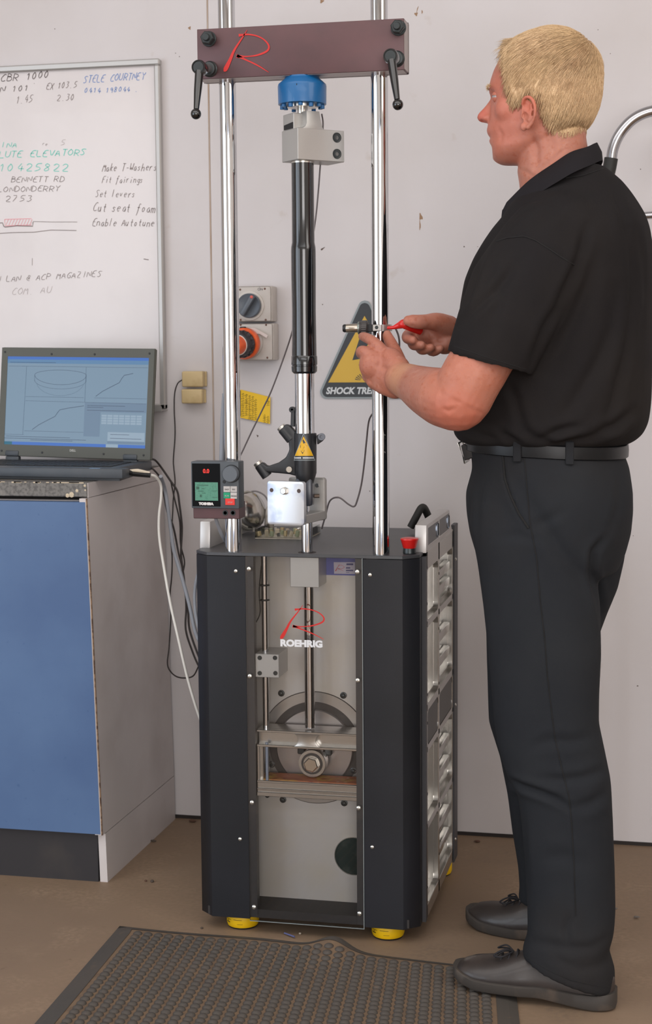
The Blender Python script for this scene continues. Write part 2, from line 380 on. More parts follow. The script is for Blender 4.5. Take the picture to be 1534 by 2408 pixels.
note([('COM. AU', 28, 694, 122, 16, 1.0, 6), ('5', 143, 342, 156, 13, 1), ('re', 100, 342, 114, 8, 1)], INKL, 'faded letters')
def stroke(pts, w, nm='drawn_line'):
    if nm: b = MB()
    else: b = hb_
    b.ribbon([(pl(*p), w*.0005) for p in pts], (0, -1, 0), .0006)
    if nm: build(b, nm, INK, t, 0)
stroke([(-8, 525), (6, 524), (9, 532), (12, 534), (40, 531), (77, 532), (78, 522)], 2.2)
stroke([(78, 521), (120, 522), (182, 522)], 1.2); stroke([(-4, 549), (30, 547), (80, 546), (120, 541), (180, 542)], 1.6)
stroke([(76, 607), (76, 624)], 1); stroke([(338, 609), (350, 611)], 2)
hb_ = MB(); stroke([(11, 516), (74, 514), (74, 529), (12, 531), (11, 516)], 1.6, None)
for i in range(9): stroke([(14+7*i, 529), (20+7*i, 516)], 1.2, None)
build(hb_, 'hatched_block', PNK, t, 0, {'kind': 'stuff'})['label'] = 'pink hatched rectangle'

# ================================================================ bench: cabinet and worktop
BX = -1.272; BXT = -1.297; BF = 3.333; BB = 3.835
LAM = mat('grey_laminate', 'c4bdbc', .45, var=[(6, 'b8b0ae', .45, .7), (3, 'cbc5c4', .5, .8)], bump=(200, .04))
BLUE = mat('blue_laminate', '49628a', .42, spec=.4, var=[(2.5, '587399', .4, .7), (60, '3f5b82', .66, .8)])
EDGE = mat('chipped_brown_edge', '8a7058', .8, var=(90, '4c3628', .45, .6))
KICK = mat('black_kickboard', '29272a', .6, var=(8, '3a3533', .55, .8))
c = thing('bench_cabinet', 'bench cabinet with blue door, grey end panel and black kickboard, left of the machine', 'cabinet', (-1.8, BF+.03, 0))
b = MB(); b.prism([(BX, BF-.002, 0), (BX, BB, 0), (BX, BB, .895), (BX-.02, BF-.002+.0, .895)], (-.018, 0, 0)); 
b = MB()
zk = .115
b.loft([[(BX, BF+.0, 0), (BX, BB, 0), (BX-.018, BB, 0), (BX-.018, BF+.0, 0)], [(BX-.003, BF, zk), (BX-.001, BB, zk), (BX-.019, BB, zk), (BX-.021, BF, zk)]])
build(b, 'lower_end_panel', LAM, c, 20)
b = MB(); z0 = zk+.002
b.loft([[(BX-.003-.001*0, BF-.019, z0), (BX-.001, BB, z0), (BX-.019, BB, z0), (BX-.021, BF-.019, z0)], [(BXT+.003, BF-.019, .892), (BXT+.008, BB, .892), (BXT-.01, BB, .892), (BXT-.015, BF-.019, .892)]])
build(b, 'end_panel', LAM, c, 20)
# wedge edge strip and doors
def xside(z): return BX-.003+(BXT+.003-BX+.003)*(z-z0)/(.892-z0)
b = MB(); b.loft([[(xside(z)-.002, BF-.0205, z), (xside(z)+.0006, BF-.0205, z), (xside(z)+.0006, BF-.017, z), (xside(z)-.002, BF-.017, z)] for z in (z0, .4, .6, .892)])
build(b, 'edge_strip', EDGE, c, 0)
for (xa, xb_) in ((-1.298-.5, None), (-2.31, -1.802)):
    b = MB()
    if xb_ is None:
        b.loft([[(xa, BF-.020, z), (xside(z)-.0045, BF-.020, z), (xside(z)-.0045, BF-.002, z), (xa, BF-.002, z)] for z in (zk+.004, .5, .884)])
    else: b.box(xa, xb_, BF-.020, BF-.002, zk+.004, .884, .001, 1)
    build(b, 'door', BLUE, c, 20)
build(MB().box(-2.31, BX-.022, BF-.001, BF+.016, 0, zk-.002), 'kickboard', KICK, c, 0)
build(MB().box(-2.31, BX-.03, BF+.02, BB-.002, zk, .885), 'carcass', LAM, c, 0)
c['label'] = 'bench cabinet with blue door, grey end panel and black kickboard, left of the machine'
# worktop
TOPM = mat('speckled_dark_laminate', '6f6c68', .5, var=[(120, '55524f', .45, .6), (25, '8a8680', .62, .75)])
w = thing('bench_worktop', 'speckled dark grey worktop with chipped edge, carrying the laptop', 'worktop', (-1.8, 3.6, .893))
build(MB().box(-2.31, BXT, BF-.007, BB+.01, .894, .927, .002, 1), 'top_board', TOPM, w)
build(MB().box(BXT-.0006, BXT+.0012, BF-.005, BB+.01, .893, .926), 'end_strip', LAM, w, 0)
b = MB()
for i in range(60):
    x = BXT-.01-random.random()*.62; b.box(x, x+random.uniform(.004, .02), BF-.0074, BF-.006, .927-random.uniform(.0008, .0025), .9276)
for (x, z, s) in ((-1.335, .9, .008), (-1.345, .898, .006), (-1.322, .9085, .005), (-1.302, .91, .003), (-1.303, .92, .004)):
    b.lathe((x, BF-.0068, z), [(0, s*.9), (.0006, s*.4), (.0009, 0)], (0, -1, 0), 8)
build(b, 'chipped_edge', mat('pale_chip', 'c3b49c', .8), w, 0, {'kind': 'stuff'})

# ================================================================ laptop
LAPD = mat('dark_laptop_plastic', '54554f', .5, spec=.4); LAPB = mat('charcoal_laptop_plastic', '3d434a', .45, var=(10, '4a4e53', .4, .7)); BLK = mat('black_plastic', '17181b', .45)
lt = thing('laptop', 'open dark laptop showing graphs, standing on the bench worktop', 'laptop', (-1.45, 3.5, .928))
P = [atv(355, 1083, Y=3.60), atv(-6, 1071, Y=3.64), atv(8, 818, Y=3.67), atv(361, 818, Y=3.63)]     # BR BL TL TR
ux = (P[0]-P[1]).normalized(); uz = ((P[2]+P[3]-P[0]-P[1])).normalized(); nr = ux.cross(uz).normalized()  # nr towards back or front?
if nr.y > 0: nr = -nr
uz = nr.cross(ux).normalized(); uz = uz if uz.z > 0 else -uz
LW = (P[0]-P[1]).length; LH = ((P[3]-P[0]).dot(uz)+(P[2]-P[1]).dot(uz))/2; O = P[1].copy()
def lp(u, v, d=0): return O+ux*(u*LW)+uz*(v*LH)+nr*d
def lquad(mb, u0, v0, u1, v1, d0, d1, bev=0): return mb.prism([lp(u0, v0, d0), lp(u1, v0, d0), lp(u1, v1, d0), lp(u0, v1, d0)], nr*(d1-d0), bev, 1)
lid = build(lquad(MB(), 0, 0, 1, 1, -.012, 0, .003), 'lid', LAPD, lt)
u0, u1, v0, v1 = .044, .962, .105, .915
bz = MB()
for q in ((0.004, .004, u0, .996), (u1, .004, .996, .996), (u0, .004, u1, v0), (u0, v1, u1, .996)): lquad(bz, *q, 0, .0022)
build(bz, 'bezel', LAPD, lid, 20)
def em(n, c, e=.55): return mat(n, '101418', .35, spec=.5, emit=(c, e))
scr = build(lquad(MB(), u0, v0, u1, v1, .0002, .0012), 'screen', em('screen_pale_blue', '87a5be', .62), lt, 0)
def su(x): return u0+(u1-u0)*x/1060
def sv(y): return v1-(v1-v0)*y/690          # screen zoom pixels
def srect(nm, rects, m):
    b = MB()
    for (xa, ya, xb_, yb_) in rects: b.add([lp(su(xa), sv(ya), .0015), lp(su(xb_), sv(ya), .0015), lp(su(xb_), sv(yb_), .0015), lp(su(xa), sv(yb_), .0015)], [(0, 1, 2, 3)])
    return build(b, nm, m, scr, 0)
srect('title_bar', [(0, 0, 1060, 22)], em('screen_blue', '2a6fd0', .7)); srect('task_bar', [(0, 666, 770, 690)], em('screen_blue', '2a6fd0', .7)); srect('system_tray', [(860, 666, 1060, 690)], em('screen_blue', '2a6fd0', .7))
srect('toolbar', [(0, 22, 1060, 52)], em('screen_mid_blue', '5f94c4', .6))
srect('start_button', [(0, 666, 60, 690)], em('screen_green', '3f8f6a', .5))
srect('data_table', [(730+i*43, 440+j*19, 768+i*43, 455+j*19) for i in range(7) for j in range(4)]+[(770, 666, 860, 690), (780, 572, 1052, 640)], em('screen_light', 'a9c1d6', .62))
srect('side_panel', [(600, 350, 720, 610), (720, 350, 1056, 420), (780, 642, 1052, 660)], em('screen_grey_blue', '7c9ab8', .55))
b = MB()
def sline(pts, w): b.ribbon([(lp(su(x), sv(y), .001), w) for x, y in pts], nr, .0008)
el = lambda cx_, cy_, rx, ry, a0, a1: [(cx_+rx*math.cos(a), cy_-ry*math.sin(a)) for a in np.linspace(a0, a1, 30)]
for q in ([(148, 75), (140, 610)], [(150, 345), (1056, 350)], [(600, 75), (600, 345)], [(10, 75), (1056, 75)], [(148, 610), (0, 610)], [(150, 312), (590, 312)], [(670, 312), (1056, 312)], [(150, 580), (600, 580)]): sline(q, .0003)
sline(el(408, 140, 195, 38, 0, PI), .0004); sline(el(408, 140, 195, 75, PI, 2*PI), .0004); sline(el(408, 180, 195, 68, PI, 2*PI), .0003); sline(el(408, 190, 180, 110, PI+.2, 2*PI-.2), .0002)
sline([(213, 140), (213, 190)], .0003); sline([(603, 140), (603, 190)], .0003)
g1 = [(210, 570), (260, 530), (330, 490), (380, 462), (400, 430), (415, 410), (480, 395), (595, 375)]
sline(g1, .0006); sline([(x+470, y-270+(0 if x < 400 else -5)) for x, y in g1 if x < 590], .0006)
for (xa, ya, xb_) in ((20, 45, 370), (10, 625, 500), (0, 640, 620), (620, 372, 900), (620, 385, 740), (620, 408, 1040), (800, 590, 940), (800, 620, 1030), (200, 650, 520)): sline([(xa, ya), (xb_, ya)], .0005)
build(b, 'plotted_lines', em('screen_ink', '3d5a86', .3), scr, 0)
text('DELL', .0075, lp(.5, .058, .0026), Matrix((ux, uz, nr)).transposed(), mat('pale_logo', 'b8b8b4', .5), lt, 'logo_lettering', align='CENTER', bold=.0002)
for (u, v) in ((.025, .955), (.335, .94), (.615, .942), (.965, .955), (.03, .045), (.3, .04), (.7, .045), (.955, .045)): build(MB().lathe(lp(u, v, .002), [(0, .0028), (.0012, .0025), (.0018, 0)], nr, 10), 'rubber_bumper', BLK, lid)
for u in (.10, .87): 
    h = MB(); h.prism([lp(u-.045, .0, -.012), lp(u+.045, .0, -.012), lp(u+.045, .05, -.012), lp(u-.045, .05, -.012)], nr*.017, .003, 2); h.prism([lp(u-.045, -.055, -.012), lp(u+.045, -.055, -.012), lp(u+.045, .0, -.012), lp(u-.045, .0, -.012)], nr*.014, .003, 2)
    build(h, 'hinge', LAPB, lt)
# base (seen almost edge on)
q = [atv(296, 1131, Z=.930), atv(-14, 1124, Z=.930)]
ya, yb = 3.37, 3.62
base_pts = [Vector((-1.678, 3.402, .9275)), Vector((-1.226, 3.362, .9275)), Vector((-1.222, 3.40, .9275)), Vector((-1.252, 3.405, .9275)), Vector((-1.244, 3.622, .9275)), Vector((-1.655, 3.66, .9275))]
build(MB().prism([p+Vector((0, 0, .006)) for p in base_pts], (0, 0, .022), .003, 2), 'base', LAPB, lt)
b = MB(); b.prism([Vector((-1.672, 3.41, .928)), Vector((-1.235, 3.368, .928)), Vector((-1.26, 3.61, .928)), Vector((-1.65, 3.65, .928))], (0, 0, .009)); build(b, 'underside', BLK, lt)
b = MB()
for r_ in range(5):
    for k in range(15):
        x = -1.64+.0245*k; y = 3.45+.03*r_-.09*(x+1.66)*.9
        b.box(x, x+.021, y, y+.025, .955, .9575, .001, 1)
build(b, 'keyboard', BLK, lt, props={'kind': 'stuff'})
b = MB().box(-1.31, -1.285, 3.374, 3.381, .9545, .9556); build(b, 'status_light', mat('blue_led', '6f8fb0', .4, emit=('7fa8d8', .5)), lt, 0)
# cables from the laptop
CBK = mat('black_cable', '2b2524', .5); CGR = mat('grey_cable', '8b8f97', .55); CWH = mat('white_cable', 'd6d3cd', .5)
def cable(name, pts, r, m, label, cat='cable', group=None, n=8):
    o = build(MB().tube([atv(x, y, Y=Y) for x, y, Y in pts], r, n), name, m, None, 60)
    return tag(o, label, cat, group)
ad = thing('cable_adapter', 'black cable adapter with cream top plugged into the laptop side', 'adapter', atv(330, 1118, Y=3.42))
build(MB().tube([atv(292, 1108, Y=3.40), atv(310, 1113, Y=3.42), atv(354, 1118, Y=3.43)], [.006, .0085, .007], 12, smooth=False, flat=.8), 'body', BLK, ad)
build(MB().tube([atv(306, 1107, Y=3.417), atv(325, 1107, Y=3.42), atv(352, 1112, Y=3.43)], [.003, .0045, .003], 10), 'cream_cover', mat('cream_plastic', 'd8ccb8', .5), ad)
cable('network_cable', [(354, 1117, 3.43), (366, 1121, 3.44), (378, 1140, 3.46), (379, 1170, 3.46), (374, 1215, 3.45), (375, 1265, 3.44), (385, 1330, 3.4), (400, 1415, 3.36), (418, 1495, 3.33), (440, 1590, 3.32), (462, 1665, 3.32), (480, 1715, 3.33)], .0032, CWH, 'white network cable running from the laptop down behind the machine')
cable('ribbon_cable', [(378, 1120, 3.50), (388, 1150, 3.55), (395, 1195, 3.55), (401, 1240, 3.55), (408, 1290, 3.52), (418, 1325, 3.5), (430, 1365, 3.48), (445, 1420, 3.45), (458, 1480, 3.42), (466, 1502, 3.4), (474, 1512, 3.4)], .0045, CGR, 'thick grey cable hanging between bench and machine')
cable('power_cable', [(355, 1079, 3.66), (366, 1083, 3.68), (380, 1100, 3.7), (402, 1132, 3.7), (417, 1155, 3.7), (422, 1185, 3.7), (427, 1225, 3.7), (428, 1250, 3.7), (426, 1300, 3.68), (430, 1340, 3.66), (432, 1370, 3.6), (442, 1430, 3.55), (446, 1480, 3.5), (466, 1540, 3.45), (476, 1556, 3.42)], .0026, CBK, 'black cable looping from the laptop hinge to the machine')
cable('power_cable', [(354, 1100, 3.62), (363, 1106, 3.62), (377, 1125, 3.64), (386, 1165, 3.66), (394, 1205, 3.66), (408, 1240, 3.66), (420, 1300, 3.66), (431, 1345, 3.6), (438, 1420, 3.58), (437, 1480, 3.55), (452, 1530, 3.5), (466, 1563, 3.45), (476, 1575, 3.42)], .0024, CBK, 'black cable from the laptop side running straight behind the grey cable')
cable('power_cable', [(402, 1132, 3.72), (410, 1170, 3.72), (421, 1215, 3.72), (424, 1240, 3.72), (425, 1280, 3.72), (434, 1320, 3.72), (430, 1350, 3.7)], .002, CBK, 'short black cable crossing the others below the laptop')
cable('power_cable', [(402, 1275, 3.78), (405, 1310, 3.79), (404, 1355, 3.79), (400, 1400, 3.8), (402, 1450, 3.8), (398, 1520, 3.8), (394, 1560, 3.78), (402, 1580, 3.75), (418, 1592, 3.7), (440, 1594, 3.66), (456, 1588, 3.6), (468, 1565, 3.55), (480, 1545, 3.5)], .0018, CBK, 'thin black cable drooping in a U beside the machine')
cable('hose', [(470, 1340, 3.4), (462, 1365, 3.4), (458, 1400, 3.4), (460, 1440, 3.38), (466, 1470, 3.36), (474, 1490, 3.35)], .004, CGR, 'grey hose bulging from the left side of the machine cabinet', 'hose')

# ================================================================ wall boxes
CREAM = mat('yellowed_cream_plastic', 'cdb78a', .5, var=(25, 'bca477', .5, .7), bump=(150, .05))
for (y0_, y1_, x0_, x1_, lab) in ((872, 911, 428, 479, 'upper yellowed cream wall box, with a thin cable leaving its left side'), (914, 950, 427, 477, 'lower yellowed cream wall box, under its twin')):
    a = at(x0_, y1_, Y=YW-.032); d = at(x1_, y0_, Y=YW-.032)
    t_ = thing('junction_box', lab, 'wall box', ((a[0]+d[0])/2, YW-.016, a[2]), 'cream boxes on the wall')
    build(MB().box(a[0], d[0]-.002, YW-.034, YW-.008, a[2]+.001, d[2]-.001, .004, 3), 'cover', CREAM, t_)
    build(MB().box(a[0]+.002, d[0]+.0, YW-.010, YW-.001, a[2]+.002, d[2]-.002, .001, 1), 'back_plate', CREAM, t_)
cable('telephone_wire', [(429, 893, 3.835), (418, 902, 3.83), (411, 925, 3.835), (410, 965, 3.838), (412, 1020, 3.838), (408, 1080, 3.838), (409, 1100, 3.838), (412, 1135, 3.838), (408, 1170, 3.838), (406, 1210, 3.838), (402, 1275, 3.83)], .0015, CBK, 'thin dark wire hanging down the wall from the upper cream box', 'wire')

GPL = mat('light_grey_switchgear', 'bdb6b0', .42, var=(12, 'b1a9a2', .5, .75)); SCB = mat('brown_screw_head', '6a4c40', .6)
GKN = mat('grey_blue_knob', '5b626b', .4); ORG = mat('orange_plastic', 'e8602a', .38, coat=.2, var=(30, 'd24c1c', .5, .7)); MBK = mat('mottled_black_rubber', '302c30', .55, var=(90, '4a4448', .5, .65))
Yb = YW-.055
for k, (y0_, y1_, xr_) in enumerate(((672, 757, 636.5), (760, 848, 640.5))):
    a = at(538, y1_, Y=Yb); d = at(xr_, y0_, Y=Yb); a2 = a[2]; d2 = d[2]
    t_ = thing('isolator_switch' if k == 0 else 'power_socket', 'grey wall isolator switch with round rotary knob marked ON' if k == 0 else 'grey wall socket below the isolator switch, holding the orange plug', 'switch' if k == 0 else 'socket', (a[0]+.045, YW-.03, a2))
    build(MB().box(a[0]+.001, d[0]+.003, YW-.050, YW-.001, a2, d2, .004, 2), 'back_box', GPL, t_)
    build(MB().box(a[0], d[0], Yb, YW-.0505, a2+.001, d2-.001, .004, 2), 'front_plate', GPL, t_)
    zc = (a2+d2)/2
    for (px, py) in (((623, 674+5), (625, 752), (565, 681), (566, 752)) if k == 0 else ((626, 764), (629, 841), (566, 764))):
        s_ = MB(); screw(s_, at(px, py, Y=Yb), r=.0026); build(s_, 'screw', SCB, t_)
    if k == 0:
        cc = atv(588, 719, Y=Yb)
        build(MB().lathe(cc+Vector((0, .002, 0)), [(0, .037), (.005, .036), (.006, .033), (.006, .031)], (0, -1, 0), 40), 'collar', mat('pale_collar', 'c8c1ba', .4), t_)
        kn = build(MB().lathe(cc, [(0, .0305), (.012, .030), (.014, .028), (.012, .024), (.009, 0)], (0, -1, 0), 40), 'rotary_knob', GKN, t_)
        R = Matrix.Rotation(math.radians(-32), 3, Vector((0, -1, 0)))
        b = MB(); b.box(cc.x-.006, cc.x+.006, cc.y-.030, cc.y-.008, cc.z-.027, cc.z+.027, .003, 2, rot=Matrix.Rotation(math.radians(32), 3, 'Y')); build(b, 'grip', GKN, kn)
        b = MB(); p = cc+Vector((math.sin(math.radians(32))*.024, -.0305, math.cos(math.radians(32))*.024)); b.sphere(p, .004, 10, 6, (1, .3, 1)); build(b, 'red_pointer', mat('red_mark', 'd05a50', .5), kn)
        text('ON', .0085, atv(606, 683, Y=Yb-.0002), FRONT, mat('dark_print', '51484a', .6), t_, 'lettering')
        text('|', .005, atv(610.5, 676.5, Y=Yb-.0002), FRONT, MATS['dark_print'], t_, 'lettering')
    else:
        cc = atv(583, 806, Y=Yb); sock = t_
        build(MB().lathe(cc+Vector((0, .002, 0)), [(0, .040), (.006, .039), (.008, .034), (.008, 0)], (0, -1, 0), 32), 'socket_collar', GPL, t_)
        b = MB(); p0 = [atv(x, y, Y=Yb-.010) for x, y in ((566, 768), (600, 771), (632, 789), (628, 796), (612, 786), (580, 784), (566, 786))]
        b.prism(p0, (0, -.004, 0), .001, 1); build(b, 'clear_flap', mat('scratched_clear_plastic', 'ccbfba', .25, spec=.6, coat=.5), t_)
        b = MB(); q_ = atv(572, 774, Y=Yb-.02); b.box(q_.x-.008, q_.x+.008, q_.y-.006, q_.y+.004, q_.z-.006, q_.z+.006, .002, 1); build(b, 'latch', BLK, t_)
        pg = thing('industrial_plug', 'round orange and black plug pushed into the grey wall socket', 'plug', cc+Vector((0, -.03, -.04)))
        dr = Vector((-.17, -1, -.10)).normalized()
        build(MB().lathe(cc+dr*.008, [(0, .0375), (.004, .039), (.016, .039), (.020, .036), (.020, .030)], dr, 36), 'orange_ring', ORG, pg)
        b = MB(); b.lathe(cc+dr*.024, [(0, .031), (.002, .033), (.012, .0335), (.014, .031), (.020, .0305), (.032, .029), (.034, .026)], dr, 36)
        for i in range(18):
            a_ = 2*PI*i/18; u_ = dr.cross(Vector((0, 0, 1))).normalized(); v_ = dr.cross(u_)
            p = cc+dr*.030+(u_*math.cos(a_)+v_*math.sin(a_))*.0325; b.cyl(p, p+dr*.012, .002, n=6)
        build(b, 'black_grip_ring', MBK, pg)
        build(MB().lathe(cc+dr*.056, [(0, .0255), (.003, .0255), (.0035, .023)], dr, 32), 'white_band', mat('white_band', 'd9d2cc', .5), pg)
        build(MB().lathe(cc+dr*.059, [(0, .0235), (.012, .0225), (.022, .017), (.024, 0)], dr, 32), 'orange_body', ORG, pg)
# yellow tag
YEL = mat('yellow_paper', 'eec222', .6, var=(20, 'e2b31c', .5, .8))
q_ = [atv(x, y, Y=YW-.006) for x, y in ((566, 916), (636, 934), (635, 997), (564, 982))]
yt = thing('inspection_tag', 'yellow paper tag with vertical handwriting, below the wall socket', 'tag', (q_[2]+q_[3])/2)
build(MB().prism(q_, (0, .0012, 0)), 'card', YEL, yt, 0)
b = MB()
for i, (x, y0_, y1_) in enumerate(((572, 924, 977), (580, 927, 976), (588, 930, 984), (595, 931, 987), (602, 938, 984), (623, 974, 993), (631, 978, 995), (631, 942, 955))):
    y = y0_
    while y < y1_:
        h = random.uniform(2, 5); b.ribbon([(atv(x+random.uniform(-1, 1)+k_*1.3*(-1)**k_, y+h*k_/3, Y=YW-.0062), .0005) for k_ in range(4)], (0, -1, 0), .0004); y += h+random.uniform(.6, 1.6)
build(b, 'handwriting', mat('olive_ink', '7a6414', .6), yt, 0)
b = MB(); b.box(q_[3].x+.0, q_[3].x+.003, YW-.0085, YW-.0062, q_[3].z+.004, q_[0].z-.002); build(b, 'binding_edge', BLK, yt, 0)

# ================================================================ triangular warning sign
SIGNK = mat('sign_black', '33363a', .45); SIGNG = mat('sign_grey_border', '8f979a', .45); SIGNY = mat('sign_yellow', 'd0a83c', .42); SIGNW = mat('sign_white', 'cdd0d2', .5)
sg = thing('warning_sign', 'triangular black and yellow lightning bolt sign fixed to the wall behind the right column', 'sign', atv(857, 936, Y=YW-.003))
def tri(rad, pts, n=8):
    out = []
    for i in range(3):
        A = Vector(pts[i-1]); B = Vector(pts[i]); C_ = Vector(pts[(i+1) % 3])
        d1 = (A-B).normalized(); d2 = (C_-B).normalized(); ang = d1.angle(d2); dist = rad/math.tan(ang/2); cen = B+(d1+d2).normalized()*(rad/math.sin(ang/2))
        s0 = B+d1*dist-cen; s1 = B+d2*dist-cen
        for k in range(n+1):
            v = s0.lerp(s1, k/n); out.append(cen+v.normalized()*rad)
    return out
def sp(p): return Vector((p[0], 0, p[1]))
cx_ = at(859, 800, Y=YW)[0]; zb_ = at(859, 937, Y=YW)[2]; zt_ = at(857, 705, Y=YW)[2]; hw = .112
def T3(k): return [(cx_, 0, zt_-k*1.9), (cx_-hw+k*1.55, 0, zb_+k), (cx_+hw-k*1.55, 0, zb_+k)]
o_ = tri(.016, [Vector((cx_, 0, zt_+.02)), Vector((cx_-hw-.012, 0, zb_)), Vector((cx_+hw+.012, 0, zb_))])
build(MB().prism([p+Vector((0, YW-.004, 0)) for p in o_], (0, .003, 0)), 'grey_border', SIGNG, sg, 0)
o_ = tri(.013, [Vector((cx_, 0, zt_+.010)), Vector((cx_-hw-.004, 0, zb_+.004)), Vector((cx_+hw+.004, 0, zb_+.004))])
build(MB().prism([p+Vector((0, YW-.0052, 0)) for p in o_], (0, .0014, 0)), 'black_field', SIGNK, sg, 0)
ya_ = at(859, 743, Y=YW)[2]; yb_ = at(859, 899, Y=YW)[2]; hx = (at(859, 899, Y=YW)[0]-at(773, 899, Y=YW)[0])
build(MB().prism([Vector((cx_, YW-.0062, ya_)), Vector((cx_-hx, YW-.0062, yb_)), Vector((cx_+hx, YW-.0062, yb_))], (0, .0012, 0)), 'yellow_triangle', SIGNY, sg, 0)
bolt = [(873, 757), (883, 790), (862, 792), (898, 812), (882, 843), (866, 880), (845, 857), (861, 864), (868, 842), (829, 847), (846, 795), (849, 785)]
bolt = [(868, 760), (846, 795), (829, 847), (862, 841), (858, 868), (843, 857), (866, 888), (888, 862), (874, 866), (884, 826), (856, 830), (874, 790), (893, 795)]
build(MB().prism([atv(x, y, Y=YW-.0068) for x, y in bolt], (0, .0006, 0)), 'lightning_bolt', SIGNK, sg, 0)
b = MB()
for a_ in np.linspace(-75, 75, 11):
    c0 = atv(857, 896, Y=YW-.0064); d_ = Vector((math.sin(math.radians(a_)), 0, math.cos(math.radians(a_))*.8)); b.ribbon([(c0+d_*.010, .0004), (c0+d_*.024, .0012)], (0, -1, 0), .0004)
build(b, 'impact_lines', SIGNK, sg, 0)
text('SHOCK TREATMENT', .0225, atv(767, 926, Y=YW-.0056), FRONT, SIGNW, sg, 'lettering', bold=.0009, shear=.22, width=.200, ext=.0006)

# ================================================================ bent chrome tube stand at the right, against the wall
CHR = mat('chrome_tube', 'b4b4b8', .18, metal=1.0, bump=(60, .05)); RUB = mat('black_rubber', '22211f', .6, bump=(200, .2))
ts = thing('tubular_frame', 'bent chrome tube frame with black rubber sleeve on the wall behind the man', 'frame', (0.05, 3.70, 1.35))
yq = 3.70; c0 = atv(1600, 390, Y=yq)
arc = [atv(x, y, Y=yq) for x, y in ((1437, 385), (1443, 348), (1460, 312), (1490, 280), (1530, 262), (1580, 258), (1640, 262), (1690, 285), (1720, 320), (1730, 370), (1732, 800))]
arc[-1].z = .02
b = MB().tube(arc, .0125, 16); build(b, 'bent_tube', CHR, ts, 60)
b = MB().tube([atv(1438, 372, Y=yq), atv(1434, 395, Y=yq), atv(1424, 440, Y=yq)], [.0155, .0155, .0145], 16, smooth=False); build(b, 'rubber_sleeve', RUB, ts, 60)
b = MB().tube([atv(1424, 438, Y=yq), atv(1395, 560, Y=yq), atv(1390, 800, Y=yq), Vector((-.19, yq, .02))], .0125, 16); build(b, 'lower_tube', CHR, ts, 60)
b = MB().tube([atv(1404, 545, Y=yq), atv(1480, 518, Y=yq), atv(1534, 506, Y=yq), atv(1731, 500, Y=yq)], .0085, 14); build(b, 'cross_tube', CHR, ts, 60)
for x in (-.19, arc[-1].x): build(MB().cyl((x, yq, 0), (x, yq, .03), .016, n=16, ch=.002), 'rubber_foot', RUB, ts)

# ================================================================ rubber mat
MATR = mat('dusty_rubber', '4b4743', .7, spec=.3, var=[(4, '534c46', .4, .7), (40, '625347', .62, .8)], bump=(250, .3)); MATV = mat('dirt_between_bumps', '745f4b', .9, var=[(30, '655343', .45, .65)], bump=(200, .4))
TL = Vector((-1.146, 3.068, 0)); TR = Vector((-.300, 2.992, 0)); BL = Vector((-1.118, 2.25, 0)); BR = Vector((-.19, 2.25, 0))
def mp(s, t, z=0):
    p = TL.lerp(TR, s).lerp(BL.lerp(BR, s), t)
    d = math.exp(-((p.x+.672)/.042)**2)*math.exp(-(t/.09)**2)
    p.y += .022*math.exp(-((p.x+.80)/.16)**2)*max(0, 1-t*3)+.012*d
    p.z = z+.021*d
    return p
mt = thing('rubber_mat', 'dark dusty rubber floor mat with rows of round bumps in front of the machine', 'mat', (-.68, 2.65, 0))
NX, NY = 90, 60
us = [0, .02]+[.05+.9*i/NX for i in range(NX+1)]+[.98, 1]; vsx = [0, .018]+[.045+.91*i/NY for i in range(NY+1)]+[.98, 1]
def mz(s, t):
    e = min(min(s, 1-s)*.85, min(t, 1-t)*.78)
    return .002+min(1, e/.036)*.0105 if e < .036 else .010
b = MB(); g = [[mp(s, t, mz(s, t)) for s in us] for t in vsx]
n_ = len(us); b.add([p for r in g for p in r], [(i*n_+j, i*n_+j+1, (i+1)*n_+j+1, (i+1)*n_+j) for i in range(len(vsx)-1) for j in range(n_-1)])
n0 = len(b.v); b.add([(p[0], p[1], 0.0+(p[2]-.0125 if p[2] > .014 else 0)) for r in g for p in r], [(i*n_+j, (i+1)*n_+j, (i+1)*n_+j+1, i*n_+j+1) for i in range(len(vsx)-1) for j in range(n_-1)])
K = len(vsx); per = [(0, j) for j in range(n_)]+[(i, n_-1) for i in range(1, K)]+[(K-1, j) for j in range(n_-2, -1, -1)]+[(i, 0) for i in range(K-2, 0, -1)]
b.f += [(per[i][0]*n_+per[i][1], n0+per[i][0]*n_+per[i][1], n0+per[(i+1) % len(per)][0]*n_+per[(i+1) % len(per)][1], per[(i+1) % len(per)][0]*n_+per[(i+1) % len(per)][1]) for i in range(len(per))]
build(b, 'sheet', MATV, mt, 40)
# bevelled border on top of the sheet
b = MB()
def strip(pa, pb): 
    q = [p+Vector((0, 0, .0008)) for p in pa]+[p+Vector((0, 0, .0008)) for p in pb]; k = len(pa); b.add(q, [(i, i+1, k+i+1, k+i) for i in range(k-1)])
for t0_, t1_ in ((0, .018), (.018, .040)): strip([mp(s, t0_, mz(s, t0_)) for s in us], [mp(s, t1_, mz(s, t1_)) for s in us])
for s0_, s1_ in ((0, .02), (.02, .047), (.98, 1), (.953, .98)): strip([mp(s0_, t, mz(s0_, t)) for t in vsx], [mp(s1_, t, mz(s1_, t)) for t in vsx])
build(b, 'border', MATR, mt, 40)
bm1 = MB(); bm1.lathe((0, 0, 0), [(0, .0100), (.0028, .0092), (.0052, .0064), (.0062, .0025), (.0063, 0)], (0, 0, 1), 12)
bumps = []
for j in range(37):
    for i in range(33):
        s = .055+.89*(i+.5)/33; t_ = .050+.90*(j+.5)/37; bumps.append(mp(s, t_, .0096))
def inview(p):
    q = prj(p); return -5 < q[0] < 1240 and q[1] < 2412
iv = sorted([p for p in bumps if inview(p)], key=lambda p: p.y); rest = [p for p in bumps if not inview(p)]
